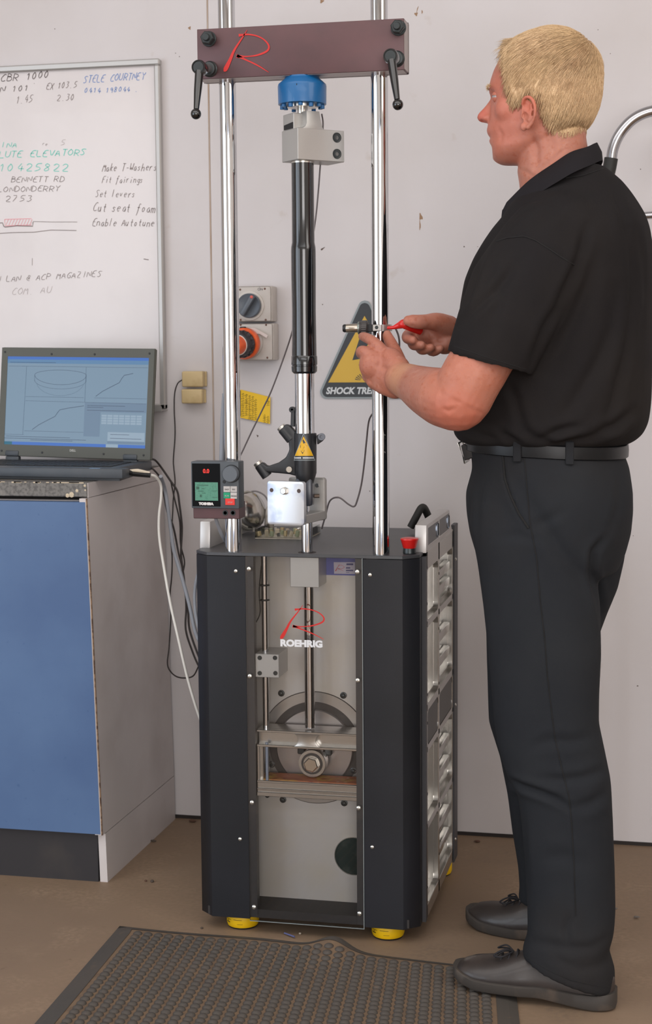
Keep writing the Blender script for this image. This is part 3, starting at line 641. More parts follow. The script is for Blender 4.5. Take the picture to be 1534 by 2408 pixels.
near = iv[:300]; rest += iv[300:]
ob0 = build(bm1, 'bump', MATR, mt, 50); ob0.location = near[0]-mt.location
# mesh verts were shifted by the parent's origin: restore
ob0.data.transform(Matrix.Translation(mt.location)); 
for p in near[1:]:
    o2 = ob0.copy(); o2.location = p-mt.location; col.objects.link(o2); o2.parent = mt
b = MB()
for p in rest: b.lathe(p, [(0, .0100), (.0028, .0092), (.0053, .0058), (.0063, 0)], (0, 0, 1), 10)
build(b, 'bump_field', MATR, mt, 50, props={'kind': 'stuff'})

# ================================================================ small litter on the floor
o = build(MB().cyl(atv(669, 2194, Z=.004), atv(693, 2203, Z=.004), .0018, n=8), 'blue_straw', mat('blue_plastic', '5a5f8a', .5), None); tag(o, 'short blue plastic stick on the floor between the yellow feet', 'stick')
def pebble(px, py, r, m, lab, nm='pebble', cat='pebble', sc=(1, 1, .7)):
    p = atv(px, py, Z=r*.6); b = MB().sphere(p, r, 10, 7, sc); b.v = [(x+random.uniform(-.1, .1)*r, y+random.uniform(-.1, .1)*r, z) for x, y, z in b.v]; o = build(b, nm, m, None, 60); return tag(o, lab, cat)
pebble(706, 2195, .003, mat('white_stone', 'a89c8c', .8), 'small pale pebble on the floor beside the blue stick')
pebble(358, 2072, .0045, mat('dark_stone', '4a4038', .7), 'larger dark round bead on the floor right of the cabinet')
pebble(343, 2071, .0032, mat('brown_stone', '5a3f32', .8), 'small brown bead on the floor left of the larger dark bead')
pebble(475, 2182, .003, MATS['dark_stone'], 'tiny dark pebble by the mat edge near the left yellow foot')
pebble(360, 1977, .005, MATS['dark_stone'], 'dark crumb on the floor against the cabinet end panel', 'crumb', 'crumb', (1.8, .8, .4))
pebble(453, 1930, .006, MATS['brown_stone'], 'brown crumb at the foot of the wall left of the machine', 'crumb', 'crumb', (1.8, 1, .5))
pebble(1449, 2136, .004, mat('grey_chip', '6a6460', .7), 'small grey chip on the floor right of the trousers', 'chip', 'chip', (1, .7, .3))
pebble(1498, 2156, .007, MATS['grey_chip'], 'flat grey chip nearest the right edge of the floor', 'chip', 'chip', (1, .6, .2))
pebble(1123, 1978, .005, MATS['brown_stone'], 'brown crumb at the foot of the wall right of the machine', 'crumb', 'crumb', (1.6, 1, .5))
# ================================================================ test machine
BLKC = mat('black_powdercoat', '17181c', .5, spec=.35, bump=[(900, .25, .0004)], var=(3, '202127', .4, .7)); BLKE = mat('dark_edge', '3a3a3e', .5)
TOPB = mat('black_top_plate', '3e3f42', .42, spec=.5, bump=(700, .12, .0004), var=(9, '47474a', .45, .75))
CHROME = mat('polished_chrome', 'd2d3d6', .045, metal=1.0); STL = mat('brushed_steel', 'b9b4b0', .48, metal=.45, bump=[(60, .12, .0006), (420, .12, .0004)], var=(14, 'b9b2a8', .4, .7)); MACH = mat('machined_aluminium', 'c2bfba', .24, metal=.9, bump=(90, .04, .0004))
CAST = mat('satin_aluminium', 'b5b3b0', .42, metal=.65, bump=(300, .08)); SATIN = mat('bright_blotched_aluminium', 'd6d9de', .34, metal=.75, var=(24, 'b4bacb', .52, .66, 3)); MAROON = mat('anodised_maroon', '573f41', .42, metal=.35, var=(18, '5e4244', .4, .7), bump=(500, .06))
REDP = mat('red_paint', 'c2201c', .4); RED = mat('red_plastic', 'cc1d18', .35, coat=.2); BLUP = mat('blue_enamel', '0c5c94', .38, coat=.2); BSCR = mat('black_oxide_steel', '3c4041', .35, metal=.6); ZINC = mat('zinc_steel', 'c9c6c0', .25, metal=.9)
GLOSSK = mat('gloss_black_anodised', '0c0d10', .14, spec=.7, coat=.3); YELP = mat('yellow_rubber_pad', 'e3b706', .42, var=(30, 'c79e05', .55, .75)); DARK = mat('dark_recess', '1c1b1d', .7); GASK = mat('dark_ring', '37322f', .5)
GREASE = mat('greasy_red_paste', 'a8613c', .55, var=[(22, 'b9983e', .45, .62), (45, '8c3f2a', .5, .68), (60, 'b8a690', .62, .7)], bump=(80, .3))
DRED = mat('flywheel_steel', 'aca6a4', .3, metal=.85, var=(10, 'a84a40', .66, .72))
GLASS = clear_mat('clear_polycarbonate', (.985, .985, .985), 1.38, .0)
V = Vector
YF = 3.085; ZT = .808; ZB = .033
m_ = thing('shock_test_machine', 'tall black and silver damper testing machine with two chrome columns and clear front window', 'machine', (-.742, 3.30, 0))
def PT(name, mb, mm, par=None, sm=35, **k): return build(mb, name, mm, par if par is not None else m_, sm, k or None)
L0, L1, R1, R0 = -.976, -.945, -.536, -.505; CH = 3.113; YB = 3.575
# top plate
PT('top_plate', MB().prism([V((L0, CH, ZT-.007)), V((L1, YF-.001, ZT-.007)), V((R1, YF-.001, ZT-.007)), V((R0, CH, ZT-.007)), V((R0, YB, ZT-.007)), V((L0, YB, ZT-.007))], (0, 0, .007), .0008, 1), TOPB)
# wrap-round covers
gl, gr = -.863, -.617
def wrap(pts, t=.003):
    inner = [p for p in pts]; b = MB(); zb, zt = ZB, ZT-.0075
    n = len(pts); off = []
    for i, p in enumerate(pts):
        a = V(pts[max(i-1, 0)]); c = V(pts[min(i+1, n-1)]); d = (c-a); d.normalize(); nn = V((d.y, -d.x)); off.append((p[0]-nn.x*t, p[1]-nn.y*t))
    return pts, off
for nm, pts, lab in (('front_cover', [(L0, 3.145), (L0, CH), (L1, YF), (gl, YF), (gl, YF+.018)], None), ('front_cover', [(gr, YF+.018), (gr, YF), (R1, YF), (R0, CH), (R0, 3.138)], None)):
    b = MB(); t = .003
    cen = V(((pts[0][0]+pts[-1][0])/2, 3.3)); inn = []
    for (x, y) in pts: inn.append((x+(t if x < cen.x else -t), y+t) if True else 0)
    ring = [V((x, y, 0)) for x, y in pts]+[V((x, y, 0)) for x, y in inn[::-1]]
    b.prism([p+V((0, 0, ZB)) for p in ring], (0, 0, ZT-.0078-ZB), .0006, 1)
    o = PT(nm, b, BLKC)
    for (px, py) in (((555, 1343), (565, 1973)) if pts[0][0] == L0 else ((871, 1352), (876, 1992))):
        s_ = MB(); screw(s_, at(px, py, Y=YF), r=.0044); PT('screw', s_, ZINC, o)
# frame behind: flanges, recess, back plate
YP = 3.17
PT('window_flange', MB().box(gl, gl+.016, YF+.004, YF+.022, ZB+.004, ZT-.008), mat('dark_grey_steel', '4a4848', .4, metal=.5))
PT('window_flange', MB().box(gr-.0165, gr, YF+.004, YF+.022, ZB+.004, ZT-.008), MATS['dark_grey_steel'])
PT('base_rail', MB().box(L0+.02, R0-.02, YF+.006, YB-.01, ZB+.002, ZB+.020), mat('dark_base', '2e2a29', .6))
PT('back_plate', MB().box(-.90, -.590, YP, YP+.012, ZB+.0, ZT-.008), STL)
PT('side_wall', MB().box(-.903, -.900, YF+.02, YP, ZB+.02, ZT-.01), STL); PT('side_wall', MB().box(-.590, -.587, YF+.02, YP, ZB+.02, ZT-.01), STL)
PT('left_side_panel', MB().box(L0, L0+.004, 3.146, YB, ZB, ZT-.008), BLKC)
PT('rear_panel', MB().box(L0+.004, R0+.004, YB-.004, YB, ZB, ZT-.008), BLKC)
PT('rear_edge_strip', MB().box(R0+.0, R0+.010, 3.545, 3.60, ZB-.005, ZT+.012, .001, 1), BLKE)
for z in (.74, .40, .08): s_ = MB(); screw(s_, (R0+.010, 3.56, z), (1, 0, 0), .004); PT('screw', s_, ZINC)
PT('side_strip', MB().box(R0-.004, -.4974, 3.139, 3.158, ZB, ZT-.008), BLKE)
# clear window
w_ = PT('clear_window', MB().box(gl+.0005, gr-.0005, YF-.0005, YF+.0025, ZB-.003, ZT-.003), GLASS, None, 0)
PT('polished_edge', MB().box(gl+.0005, gr-.0005, YF-.0006, YF+.0026, ZB-.0042, ZB-.003).box(gr-.0018, gr-.0005, YF-.0008, YF+.0026, ZB-.003, ZT-.003), mat('pale_plastic_edge', '8d9596', .2, spec=.8), w_, 0)
for (px, py) in ((586, 1338), (588, 1590), (593, 1887), (598, 2133), (841, 1345), (842, 1600), (844, 1900), (846, 2148)):
    s_ = MB(); screw(s_, at(px, py, Y=YF-.0006), r=.0052); PT('dome_screw', s_, ZINC, w_)
lgz = lambda X_, Y_: atv(560+X_/4.512, 1300+Y_/4.512, Y=YF-.0007)
b = MB(); logo_R(b, lgz, 1/4.512/1195, (0, -1, 0)); PT('letter_logo', b, REDP, w_, 0)
WHT = mat('white_print', 'd4d5d8', .5)
text('ROEHRIG', .0185, atv(659.5, 1518.5, Y=YF-.0008), FRONT, WHT, w_, 'lettering', bold=.0011, width=.0885, ext=.0006)
# makers label inside top right
p = [atv(x, y, Y=YF+.020) for x, y in ((764, 1311), (842, 1312), (842, 1354), (780, 1351), (772, 1330))]
lb = PT('makers_label', MB().prism([atv(x, y, Y=YP-.001) for x, y in ((764, 1312), (848, 1312), (848, 1354), (768, 1352))], (0, .0008, 0)), mat('lilac_label_border', '5b5f9c', .4), None, 0)
PT('label_face', MB().prism([atv(x, y, Y=YP-.0016) for x, y in ((785, 1322), (835, 1322), (835, 1350), (786, 1349))], (0, .0005, 0)), mat('lilac_label', 'b9b2c0', .5), lb, 0)
b = MB(); logo_R(b, lambda X_, Y_: atv(789+(X_-448)*.045, 1327+(Y_-555)*.045, Y=YP-.0017), .045/1195, (0, -1, 0)); PT('label_letter', b, REDP, lb, 0)
b = MB()
for q_ in ((815, 1325, 831, 1329), (814, 1334, 824, 1337), (814, 1340, 831, 1343), (814, 1346, 822, 1347)): b.prism([atv(q_[0], q_[3], Y=YP-.0018), atv(q_[2], q_[3], Y=YP-.0018), atv(q_[2], q_[1], Y=YP-.0018), atv(q_[0], q_[1], Y=YP-.0018)], (0, .0001, 0))
PT('label_print', b, mat('navy_print', '4b4a78', .5), lb, 0, kind='stuff')
# guide block
a = at(683, 1380, Y=3.10); d = at(750, 1312, Y=3.10)
PT('upper_guide_block', MB().box(a[0], d[0], 3.10, YP, a[2], ZT-.009, .0008, 1), CAST)
# main rod inside and out
RX, RY = -.738, 3.110
PT('main_rod', MB().cyl((RX, RY+.012, .44), (RX, RY+.012, a[2]+.001), .0105, n=32), CHROME)
PT('drive_rod', MB().cyl((RX, RY, ZT-.004), (RX, RY, .872), .0115, n=36), CHROME)
PT('rod_seal', MB().lathe((RX, RY, ZT-.0005), [(0, .019), (.0012, .0185), (.0012, .0125), (0, .0125)], (0, 0, 1), 32), mat('brown_black_seal', '2c211f', .6))
# left sensor rod, block, thin rod
q0 = at(627, 1742, Y=3.12); q1 = at(628, 1310, Y=3.12)
PT('sensor_rod', MB().cyl((q0[0], 3.12, q0[2]), (q0[0], 3.12, ZT-.009), .0068, n=24), CHROME)
PT('sensor_probe', MB().cyl((q0[0]+.006, 3.10, q0[2]+.002), (q0[0]+.006, 3.10, .322), .0033, n=14), mat('blue_grey_probe', '8d97a8', .3, metal=.4))
b = MB().cyl((q0[0]+.006, 3.10, .322), (q0[0]+.006, 3.10, .300), .0026, n=12).sphere((q0[0]+.006, 3.099, .296), .0048, 12, 8); PT('probe_tip', b, BSCR)
a = at(601, 1592, Y=3.095); d = at(656, 1539, Y=3.095)
bl = PT('sensor_block', MB().box(a[0], d[0], 3.095, YP, a[2], d[2], .0008, 1), CAST)
for (px, py) in ((611, 1547), (647, 1547), (611, 1583), (648, 1583)):
    s_ = MB().lathe(at(px, py, Y=3.0948), [(0, .0048), (.001, .0046), (.001, .003), (-.002, .003), (-.002, 0)], (0, -1, 0), 14); PT('cap_screw', s_, BSCR, bl)
for z_ in (1411, 1376):
    c_ = atv(624, z_, Y=3.118); PT('cable_tie', MB().tube([c_+V((.0105*math.cos(t)-.002, .009*math.sin(t), 0)) for t in np.linspace(0, 2*PI, 17)[:-1]], .0013, 6, closed=True, res=2), BLK)
PT('sensor_wire', MB().tube([atv(615, 1330, Y=3.13), atv(610, 1390, Y=3.135), atv(612, 1440, Y=3.13), atv(600, 1470, Y=3.14), atv(596, 1500, Y=3.14)], .0012, 6), BLK)
# flywheel, ring, groove, bolts
FC = V((-.739, YP, .385))
def ringmesh(c, r0, r1, y0, y1, n=64): return MB().lathe(c, [(-y0, r0), (-y0, r1), (-y1, r1), (-y1, r0), (-y0, r0)], (0, -1, 0), n)
b = MB().lathe((FC.x, YP+.0005, FC.z), [(0, .0985), (.0022, .0980), (.0022, .1195), (.0005, .1200)], (0, -1, 0), 72); PT('bearing_housing', b, mat('housing_steel', 'b0aba6', .33, metal=.85, bump=(200, .05)))
PT('gap_ring', MB().lathe((FC.x, YP-.0010, FC.z), [(0, .0990), (.0008, .0988), (.0008, .0835), (0, .083)], (0, -1, 0), 72), GASK)
fw = PT('flywheel', MB().lathe((FC.x, YP-.001, FC.z), [(0, .0835), (.004, .0832), (.006, .081), (.006, 0)], (0, -1, 0), 72), DRED)
PT('groove_line', MB().lathe((FC.x, YP-.0002, FC.z), [(0, .1212), (.0006, .1210), (.0006, .1200), (0, .1198)], (0, -1, 0), 72), GASK)
for (px, py) in ((662, 1630), (808, 1635), (666, 1880), (810, 1888), (640, 1797), (832, 1812)):
    s_ = MB().lathe(at(px, py, Y=YP), [(0, .0072), (.002, .0070), (.0024, .0052), (.001, .0050), (.001, .0036), (.0055, .0034), (.006, .0026), (.006, 0)], (0, -1, 0), 16); PT('plate_bolt', s_, BSCR)
# scotch yoke frame
yf, yb_ = 3.095, 3.155
xl = -.846; xr_ = -.624
def Zy(py, px=720): return at(px, py, Y=yf)[2]
zt1, zb1 = .4365, .4005
b = MB().box(xl, xr_, yf+.016, yb_, zb1, zt1, .001, 1)
b.box(xl, xr_, yf, yf+.017, zt1-.0045, zt1, .001, 1).box(xl, xr_, yf, yf+.017, zb1, zb1+.0055, .001, 1)
xa, xb2 = at(702, 1740, Y=yf)[0], at(742, 1740, Y=yf)[0]
yk = PT('yoke_frame', b, MACH)
# web between pockets with rounded pocket ends
hz = (zt1-zb1)/2-.004; zc = (zt1+zb1)/2
def cap(xc, s):
    return [V((xc+s*hz*math.cos(t)*1, yf, zc+hz*math.sin(t))) for t in np.linspace(-PI/2, PI/2, 14)]
pts = [V((xa-.0, yf, zt1-.003)), V((xb2, yf, zt1-.003))]
left = [V((xa-hz+hz*math.cos(t), yf, zc+hz*math.sin(t))) for t in np.linspace(-PI/2, PI/2, 14)]
right = [V((xb2+hz-hz*math.cos(t), yf, zc+hz*math.sin(t))) for t in np.linspace(PI/2, -PI/2, 14)]
PT('yoke_web', MB().prism([V((xa-hz, yf, zb1+.003))]+left+[V((xa-hz, yf, zt1-.003)), V((xb2+hz, yf, zt1-.003))]+right+[V((xb2+hz, yf, zb1+.003))], (0, .017, 0), .0016, 2), MACH, yk)
zt2, zb2 = .330, .2965
PT('yoke_lower_bar', MB().box(xl, xr_, yf, yb_, zb2, zt2, .001, 1).box(xl, xr_, yf-.003, yf+.002, zb2+.0, zb2+.009, .001, 1).box(xl, xr_, yf-.003, yf+.002, zb2+.0135, zb2+.0175, .001, 1).box(xl, xr_, yf-.002, yf+.002, zt2-.005, zt2, .001, 1), MACH, yk)
PT('yoke_left_bar', MB().box(xl, xl+.012, yf+.012, yb_, zt2-.002, zb1+.002, .002, 1).box(xl, xl+.006, yf+.002, yf+.016, zt2-.002, zb1+.002, .001, 1), MACH, yk)
b = MB(); n = 10; b.prism([V((xl+.004, yf+.02, zt2))]+[V((xl+.004+.028*math.sin(t), yf+.02, zt2+.028*(1-math.cos(t)))) for t in np.linspace(PI/2, 0, 2)], (0, .03, 0)); PT('gusset', b, MACH, yk)
PT('grease_layer', MB().box(xl+.012, xr_-.001, yf+.005, yb_-.002, zt2-.0005, zt2+.0012, .0004, 1), GREASE, yk)
CB = V((-.7375, 3.12, .3625)); CB = atv(733, 1797, Y=3.118)
cr = PT('crank_roller', MB().lathe(CB+V((0, .03, 0)), [(0, .0290), (.022, .0295), (.026, .0285), (.0262, .0225)], (0, -1, 0), 48), MACH)
PT('dark_seal', MB().lathe(CB+V((0, .0035, 0)), [(0, .0228), (.001, .0226), (.001, .0175), (0, .0172)], (0, -1, 0), 40), GASK, cr)
PT('inner_race', MB().lathe(CB+V((0, .0035, 0)), [(0, .018), (.0022, .0178), (.0022, .0)], (0, -1, 0), 40), MACH, cr)
PT('hex_bolt', MB().lathe(CB, [(0, .0155), (.008, .0155), (.0095, .0135), (.0095, 0)], (0, -1, 0), 6, a0=.3), mat('bright_bolt', 'cfc8bd', .2, metal=.95), cr)
PT('hub_wedge', MB().box(CB.x-.038, CB.x-.022, 3.150, 3.163, .374, .389, .002, 1), BSCR, fw); PT('hub_wedge', MB().box(CB.x+.020, CB.x+.036, 3.150, 3.163, .374, .389, .002, 1), BSCR, fw)
# round port
pc = V((-.657, YP, .1545))
PT('round_port', MB().lathe(pc, [(.001, .0405), (.0016, .0405), (.0016, .0385), (.0006, .038), (.0004, 0)], (0, -1, 0), 48), mat('port_glass', '26302e', .15, spec=.6, var=(30, '38403c', .5, .7)))
PT('port_rim', MB().lathe(pc, [(.0, .0418), (.0022, .0415), (.0022, .0402), (0, .040)], (0, -1, 0), 48), ZINC)
# yellow feet
for i, (x, y, lab) in enumerate(((-.892, 3.135, 0), (-.577, 3.135, 0), (-.535, 3.545, 0), (-.93, 3.545, 0))):
    f_ = PT('levelling_foot', MB().lathe((x, y, 0), [(.004, .0325), (.010, .0345), (.026, .0345), (.031, .033), (.034, .028)], (0, 0, 1), 40), YELP)
    PT('rubber_base', MB().lathe((x, y, 0), [(0, .029), (.001, .031), (.005, .0318), (.0055, .028)], (0, 0, 1), 36), BLK, f_)
    if i < 2:
        for k, (a0, a1, zz, w) in enumerate(((-1.15, -.55, .0205, .0005), (-.35, .2, .0215, .0005), (-1.0, -.65, .0145, .0012), (-.1, .25, .0125, .0004), (-.85, -.75, .018, .0009))):
            b = MB(); b.ribbon([(V((x+.0347*math.sin(t), y-.0347*math.cos(t), zz)), w) for t in np.linspace(a0, a1, 7)], (0, -1, 0), .0001); PT('printing', b, mat('dark_olive_print', '5c4a10', .6), f_, 0)
# ---- side plates with machined pockets
def side(xo, xi, sgn, rows, detail=True):
    """xo outer face X, xi inner face X"""
    x0, x1 = min(xo, xi), max(xo, xi)
    y0, yc0, yc1, y1 = 3.156, 3.318, 3.334, 3.545
    o = PT('side_plate', MB().box(x0, x1, y0, y0+.012, ZB+.0, ZT+.004, .001, 1), MACH)
    PT('vertical_rib', MB().box(x0, x1, yc0, yc1, ZB, ZT, .001, 1), MACH, o); PT('vertical_rib', MB().box(x0, x1, y1-.012, y1, ZB, ZT+.004, .001, 1), MACH, o)
    for (za, zb_) in rows: PT('cross_rib', MB().box(x0, x1, y0, y1, za, zb_, .001, 1), MACH, o)
    PT('pocket_floor', MB().box(min(xi, xi-sgn*.002), max(xi, xi-sgn*.002)+0, y0, y1, ZB, ZT), MACH, o)
    # stepped inner lips and pocket fillets
    ed = [ZB]+[z for r in rows for z in r]+[ZT]; pk = [(ed[i], ed[i+1]) for i in range(0, len(ed), 2) if ed[i+1]-ed[i] > .05]
    for (za, zb_) in pk:
        for (ya, yb2) in ((y0+.012, yc0), (yc1, y1-.012)):
            b = MB(); xm = (x0+x1)/2
            b.box(min(xm, xi), max(xm, xi), ya, ya+.006, za, zb_).box(min(xm, xi), max(xm, xi), yb2-.006, yb2, za, zb_).box(min(xm, xi), max(xm, xi), ya, yb2, za, za+.007).box(min(xm, xi), max(xm, xi), ya, yb2, zb_-.007, zb_)
            PT('pocket_lip', b, MACH, o, kind='stuff')
            r = .016; b = MB()
            for cy, cz, a0 in ((ya, za, PI), (yb2, za, 1.5*PI), (yb2, zb_, 0), (ya, zb_, .5*PI)):
                sy = 1 if cy == ya else -1; sz = 1 if cz == za else -1
                arc_ = [V((x0, cy+sy*(r-r*math.cos(t)), cz+sz*(r-r*math.sin(t)))) for t in np.linspace(0, PI/2, 6)]
                b.prism([V((x0, cy, cz))]+arc_, (x1-x0-.0005, 0, 0))
            PT('pocket_fillet', b, MACH, o, kind='stuff')
            if yb2 > 3.4:
                for fz in (.28, .62):
                    zc_ = za+(zb_-za)*fz
                    PT('pocket_step', MB().box(min(xo-sgn*.006, xi), max(xo-sgn*.006, xi), ya, yb2, zc_-.011, zc_+.011, .004, 2), MACH, o)
    return o
xo = -.498
sp_ = side(xo, xo-.022, 1, [(.034, .062), (.222, .236), (.387, .400), (.474, .489), (.650, .664), (.770, .808)])
PT('dark_infill', MB().box(xo-.012, xo-.002, 3.17, 3.535, .401, .473), mat('dark_grey_panel', '4b4847', .45, metal=.2), sp_)
sl_ = side(L0-.006, L0+.012, -1, [(.034, .062), (.222, .236), (.474, .489), (.650, .664), (.770, .808)])
for (y, z) in ((3.163, .775), (3.163, .70), (3.163, .66), (3.163, .51), (3.325, .62), (3.325, .74), (3.163, .45), (3.325, .50), (3.163, .30), (3.163, .10), (3.325, .12), (3.538, .5), (3.538, .69), (3.538, .24)):
    PT('screw_hole', MB().lathe((xo+.0002, y, z), [(0, .0034), (.0004, .0030), (.0004, 0)], (1, 0, 0), 10), DARK, sp_)
# handles rising above the top plate
def rail(x0, x1, sgn):
    y0, y1 = 3.150, 3.500; zb_, zt_ = ZT-.002, .863
    prof = [V((x0, y0, zb_)), V((x0, y0+.006, zt_)), V((x0, y1-.02, zt_)), V((x0, y1+.028, zb_))]
    h = PT('lifting_rail', MB().prism(prof, (x1-x0, 0, 0), .0015, 2), mat('pale_anodised', 'c4c1bf', .38, metal=.5))
    xo_ = x1 if sgn > 0 else x0
    for (a_, b_) in ((y0+.026, 3.315), (3.335, y1-.026)):
        q = [V((xo_+sgn*.0004, a_, zb_+.013)), V((xo_+sgn*.0004, b_, zb_+.013)), V((xo_+sgn*.0004, b_, zt_-.008)), V((xo_+sgn*.0004, a_, zt_-.008))]
        PT('rail_pocket', MB().prism(q, (-sgn*.0008, 0, 0)), mat('pocket_dark', '5a5a5c', .35, metal=.6), h, 0)
        b = MB(); b.box(xo_-.001, xo_+.0012, b_-.03, b_-.002, zb_+.018, zt_-.012, .003, 2); PT('pocket_boss', b, mat('blue_bright_metal', 'aab6c6', .15, metal=.95), h)
        b = MB(); b.box(xo_-.001, xo_+.0015, a_, b_, zb_+.011, zb_+.0145, .0005, 1); PT('pocket_edge', b, MACH, h)
    return h
rail(-.522, xo, 1); rail(L0-.004, L0+.018, -1)
# black bent handle at the back right
hb = [atv(951+20, 1236, Y=3.50), atv(984, 1206, Y=3.49), atv(994, 1192, Y=3.485), atv(1003, 1205, Y=3.50), atv(1014, 1232, Y=3.52), atv(1020, 1250, Y=3.53)]
hb = [atv(966, 1240, Y=3.48), atv(980, 1214, Y=3.48), atv(990, 1196, Y=3.485), atv(997, 1194, Y=3.49), atv(1004, 1206, Y=3.50), atv(1014, 1230, Y=3.515), atv(1020, 1246, Y=3.52)]
PT('bent_handle', MB().tube(hb, .0085, 16), RUB, None, 60)
# emergency stop
ec = atv(960, 1304, Z=ZT); ec = V((ec.x, ec.y+.018, ZT))
es = PT('emergency_stop', MB().lathe(ec, [(0, .0115), (.001, .0135), (.010, .0130), (.014, .0115)], (0, 0, 1), 28), BSCR)
PT('mushroom_cap', MB().lathe(ec, [(.011, .0125), (.013, .0138), (.026, .0175), (.0285, .0188), (.031, .0182), (.0325, .012), (.0318, 0)], (0, 0, 1), 36), RED, es)
# ---- columns
CY = 3.108; CR_ = .0172
for nm, x in (('column', -.8935), ('column', -.5835)):
    PT(nm, MB().cyl((x, CY, ZT-.004), (x, CY, 2.05), CR_, n=64), CHROME)
PT('cable_sleeve', MB().tube([atv(526, 925, Y=3.14), atv(524, 990, Y=3.14), atv(522, 1085, Y=3.14)], [.003, .005, .006], 12), CGR)
# ---- crosshead
YX0, YX1 = 3.070, 3.127; XL_, XR_ = -.944, -.5275; Z0_, Z1_ = 1.7575, 1.8545
ch = PT('crosshead', MB().box(XL_, XR_, YX0, YX1, Z0_, Z1_, .0012, 2), MAROON)
PT('bottom_face', MB().box(XL_+.002, XR_-.002, YX0+.003, YX1-.002, Z0_-.0006, Z0_+.001), mat('bare_edge', 'a89c98', .4, metal=.6), ch, 0)
PT('end_face', MB().box(XR_-.001, XR_+.0006, YX0+.003, YX1-.002, Z0_+.002, Z1_-.002), MATS['bare_edge'], ch, 0)
PT('clamp_joint', MB().box(XL_-.0004, XR_+.0009, 3.1155, 3.1168, Z0_-.0009, Z1_+.0004), DARK, ch, 0)
lgc = lambda u, v: atv(u, v, Y=YX0-.0004)
def lc(X_, Y_): # map window logo coordinates to the crosshead's
    x = 420+(272+(X_-448)*(545-272)/(915-448))/2.557; y = (180+(Y_-555)*(435-180)/(918-555))/2.557; return lgc(x, y)
b = MB(); logo_R(b, lc, .00046/2.1, (0, -1, 0)); PT('letter_logo', b, REDP, ch, 0)
for (px, py) in ((492, 92), (938, 66)):
    c = atv(px, py, Y=YX0)
    PT('washer', MB().lathe(c, [(0, .0150), (.003, .0150), (.0036, .0142), (.0036, 0)], (0, -1, 0), 32), BSCR, ch)
    PT('hex_nut', MB().lathe(c+V((0, -.0036, 0)), [(0, .0125), (.001, .0135), (.013, .0135), (.0145, .0115), (.0145, .0075)], (0, -1, 0), 6, a0=.35), BSCR, ch)
    PT('stud', MB().lathe(c+V((0, -.0036, 0)), [(0, .0072), (.0195, .0072), (.021, .006), (.021, 0)], (0, -1, 0), 20), BSCR, ch)
for (wx, wy, hx, hy, bx, by) in ((494, 163, 466, 157, 461, 268), (934, 139, 918, 131, 936, 246)):
    c = atv(wx, wy, Y=YX0); hub = atv(hx, hy, Y=3.008)
    PT('washer', MB().lathe(c, [(0, .0155), (.003, .0158), (.005, .0135), (.010, .0125), (.012, 0)], (0, -1, 0), 32), BSCR, ch)
    axis = V((hub.x, 3.030, hub.z))
    PT('lever_stem', MB().cyl(c+V((0, -.008, 0)), axis, .0085, .0095, 24), mat('satin_steel', '8f9294', .3, metal=.8), ch)
    lv = MB(); lv.lathe(V((hub.x, 3.036, hub.z)), [(0, .0115), (.002, .0135), (.024, .0145), (.0275, .0135), (.0275, .0112), (.0255, .0110), (.0255, 0)], (0, -1, 0), 32)
    ball = atv(bx, by, Y=2.995); s0 = V((hub.x, 3.018, hub.z)); d = (ball-s0)
    lv.tube([s0+d*.08, s0+d*.5, s0+d*.9], [.0088, .0078, .0055], 14, smooth=False).sphere(ball, .0105, 20, 14)
    PT('clamp_lever', lv, GLOSSK, ch, 40)
    PT('lever_screw', MB().lathe(V((hub.x, 3.0108, hub.z)), [(0, .0108), (.0015, .0104), (.0018, 0)], (0, -1, 0), 24), BSCR, ch)
# ---- load cell
LX = -.738; LY = 3.102
lcell = PT('load_cell', MB().lathe((LX, LY, 1.7035), [(0, .044), (.001, .0478), (.036, .0485), (.040, .0475), (.050, .036), (.052, .0345), (.0545, .034)], (0, 0, 1), 56), BLUP)
for k in range(12):
    a_ = 2*PI*k/12+.15; p = V((LX+.040*math.cos(a_), LY+.040*math.sin(a_), 1.7035))
    PT('cell_bolt', MB().cyl(p, p+V((0, 0, -.006 if k % 2 else -.008)), .0045, n=12, ch=.0006), BLUP, lcell)
PT('cell_core', MB().cyl((LX, LY, 1.7035), (LX, LY, 1.6985), .030, n=32), ZINC, lcell)
PT('bleed_hole', MB().lathe(atv(696, 198, Y=LY-.0478), [(0, .003), (.0004, .0026), (.0004, 0)], (-.2, -1, 0), 10), DARK, lcell)
PT('stud', MB().cyl((LX, LY, 1.70), (LX, LY, 1.683), .0105, n=24), ZINC, lcell)
# ---- top fixture, turned about 45 degrees
ang = math.radians(-43); ux_ = V((math.cos(math.radians(44)), math.sin(math.radians(44)), 0)); uy_ = V((-ux_.y, ux_.x, 0)) # ux: long right face direction, uy: to the left/back
C0 = atv(701, 380, Y=3.062); C0.z = 0
zA, zB2 = 1.5935, 1.655
def fb(mb, a0, a1, b0, b1, z0, z1, bev=.001): # a along ux, b along uy
    pts = [C0+ux_*a0+uy_*b0, C0+ux_*a1+uy_*b0, C0+ux_*a1+uy_*b1, C0+ux_*a0+uy_*b1]
    return mb.prism([V((p.x, p.y, z0)) for p in pts], (0, 0, z1-z0), bev, 1)
fx = PT('upper_fixture', fb(MB(), 0, .108, 0, .063, zA, zB2), CAST)
b = MB()
A = [(-.0, zB2-.001), (.040, zB2-.001), (.040, zB2+.006)]
pr = [C0+V((0, 0, zB2-.001)), C0+ux_*.060+V((0, 0, zB2-.001)), C0+ux_*.056+V((0, 0, zB2+.006)), C0+ux_*.050+V((0, 0, zB2+.034)), C0+ux_*.021+V((0, 0, zB2+.034)), C0+ux_*.021+V((0, 0, zB2+.010)), C0+ux_*.018+V((0, 0, zB2+.004)), C0+ux_*.012+V((0, 0, zB2))]
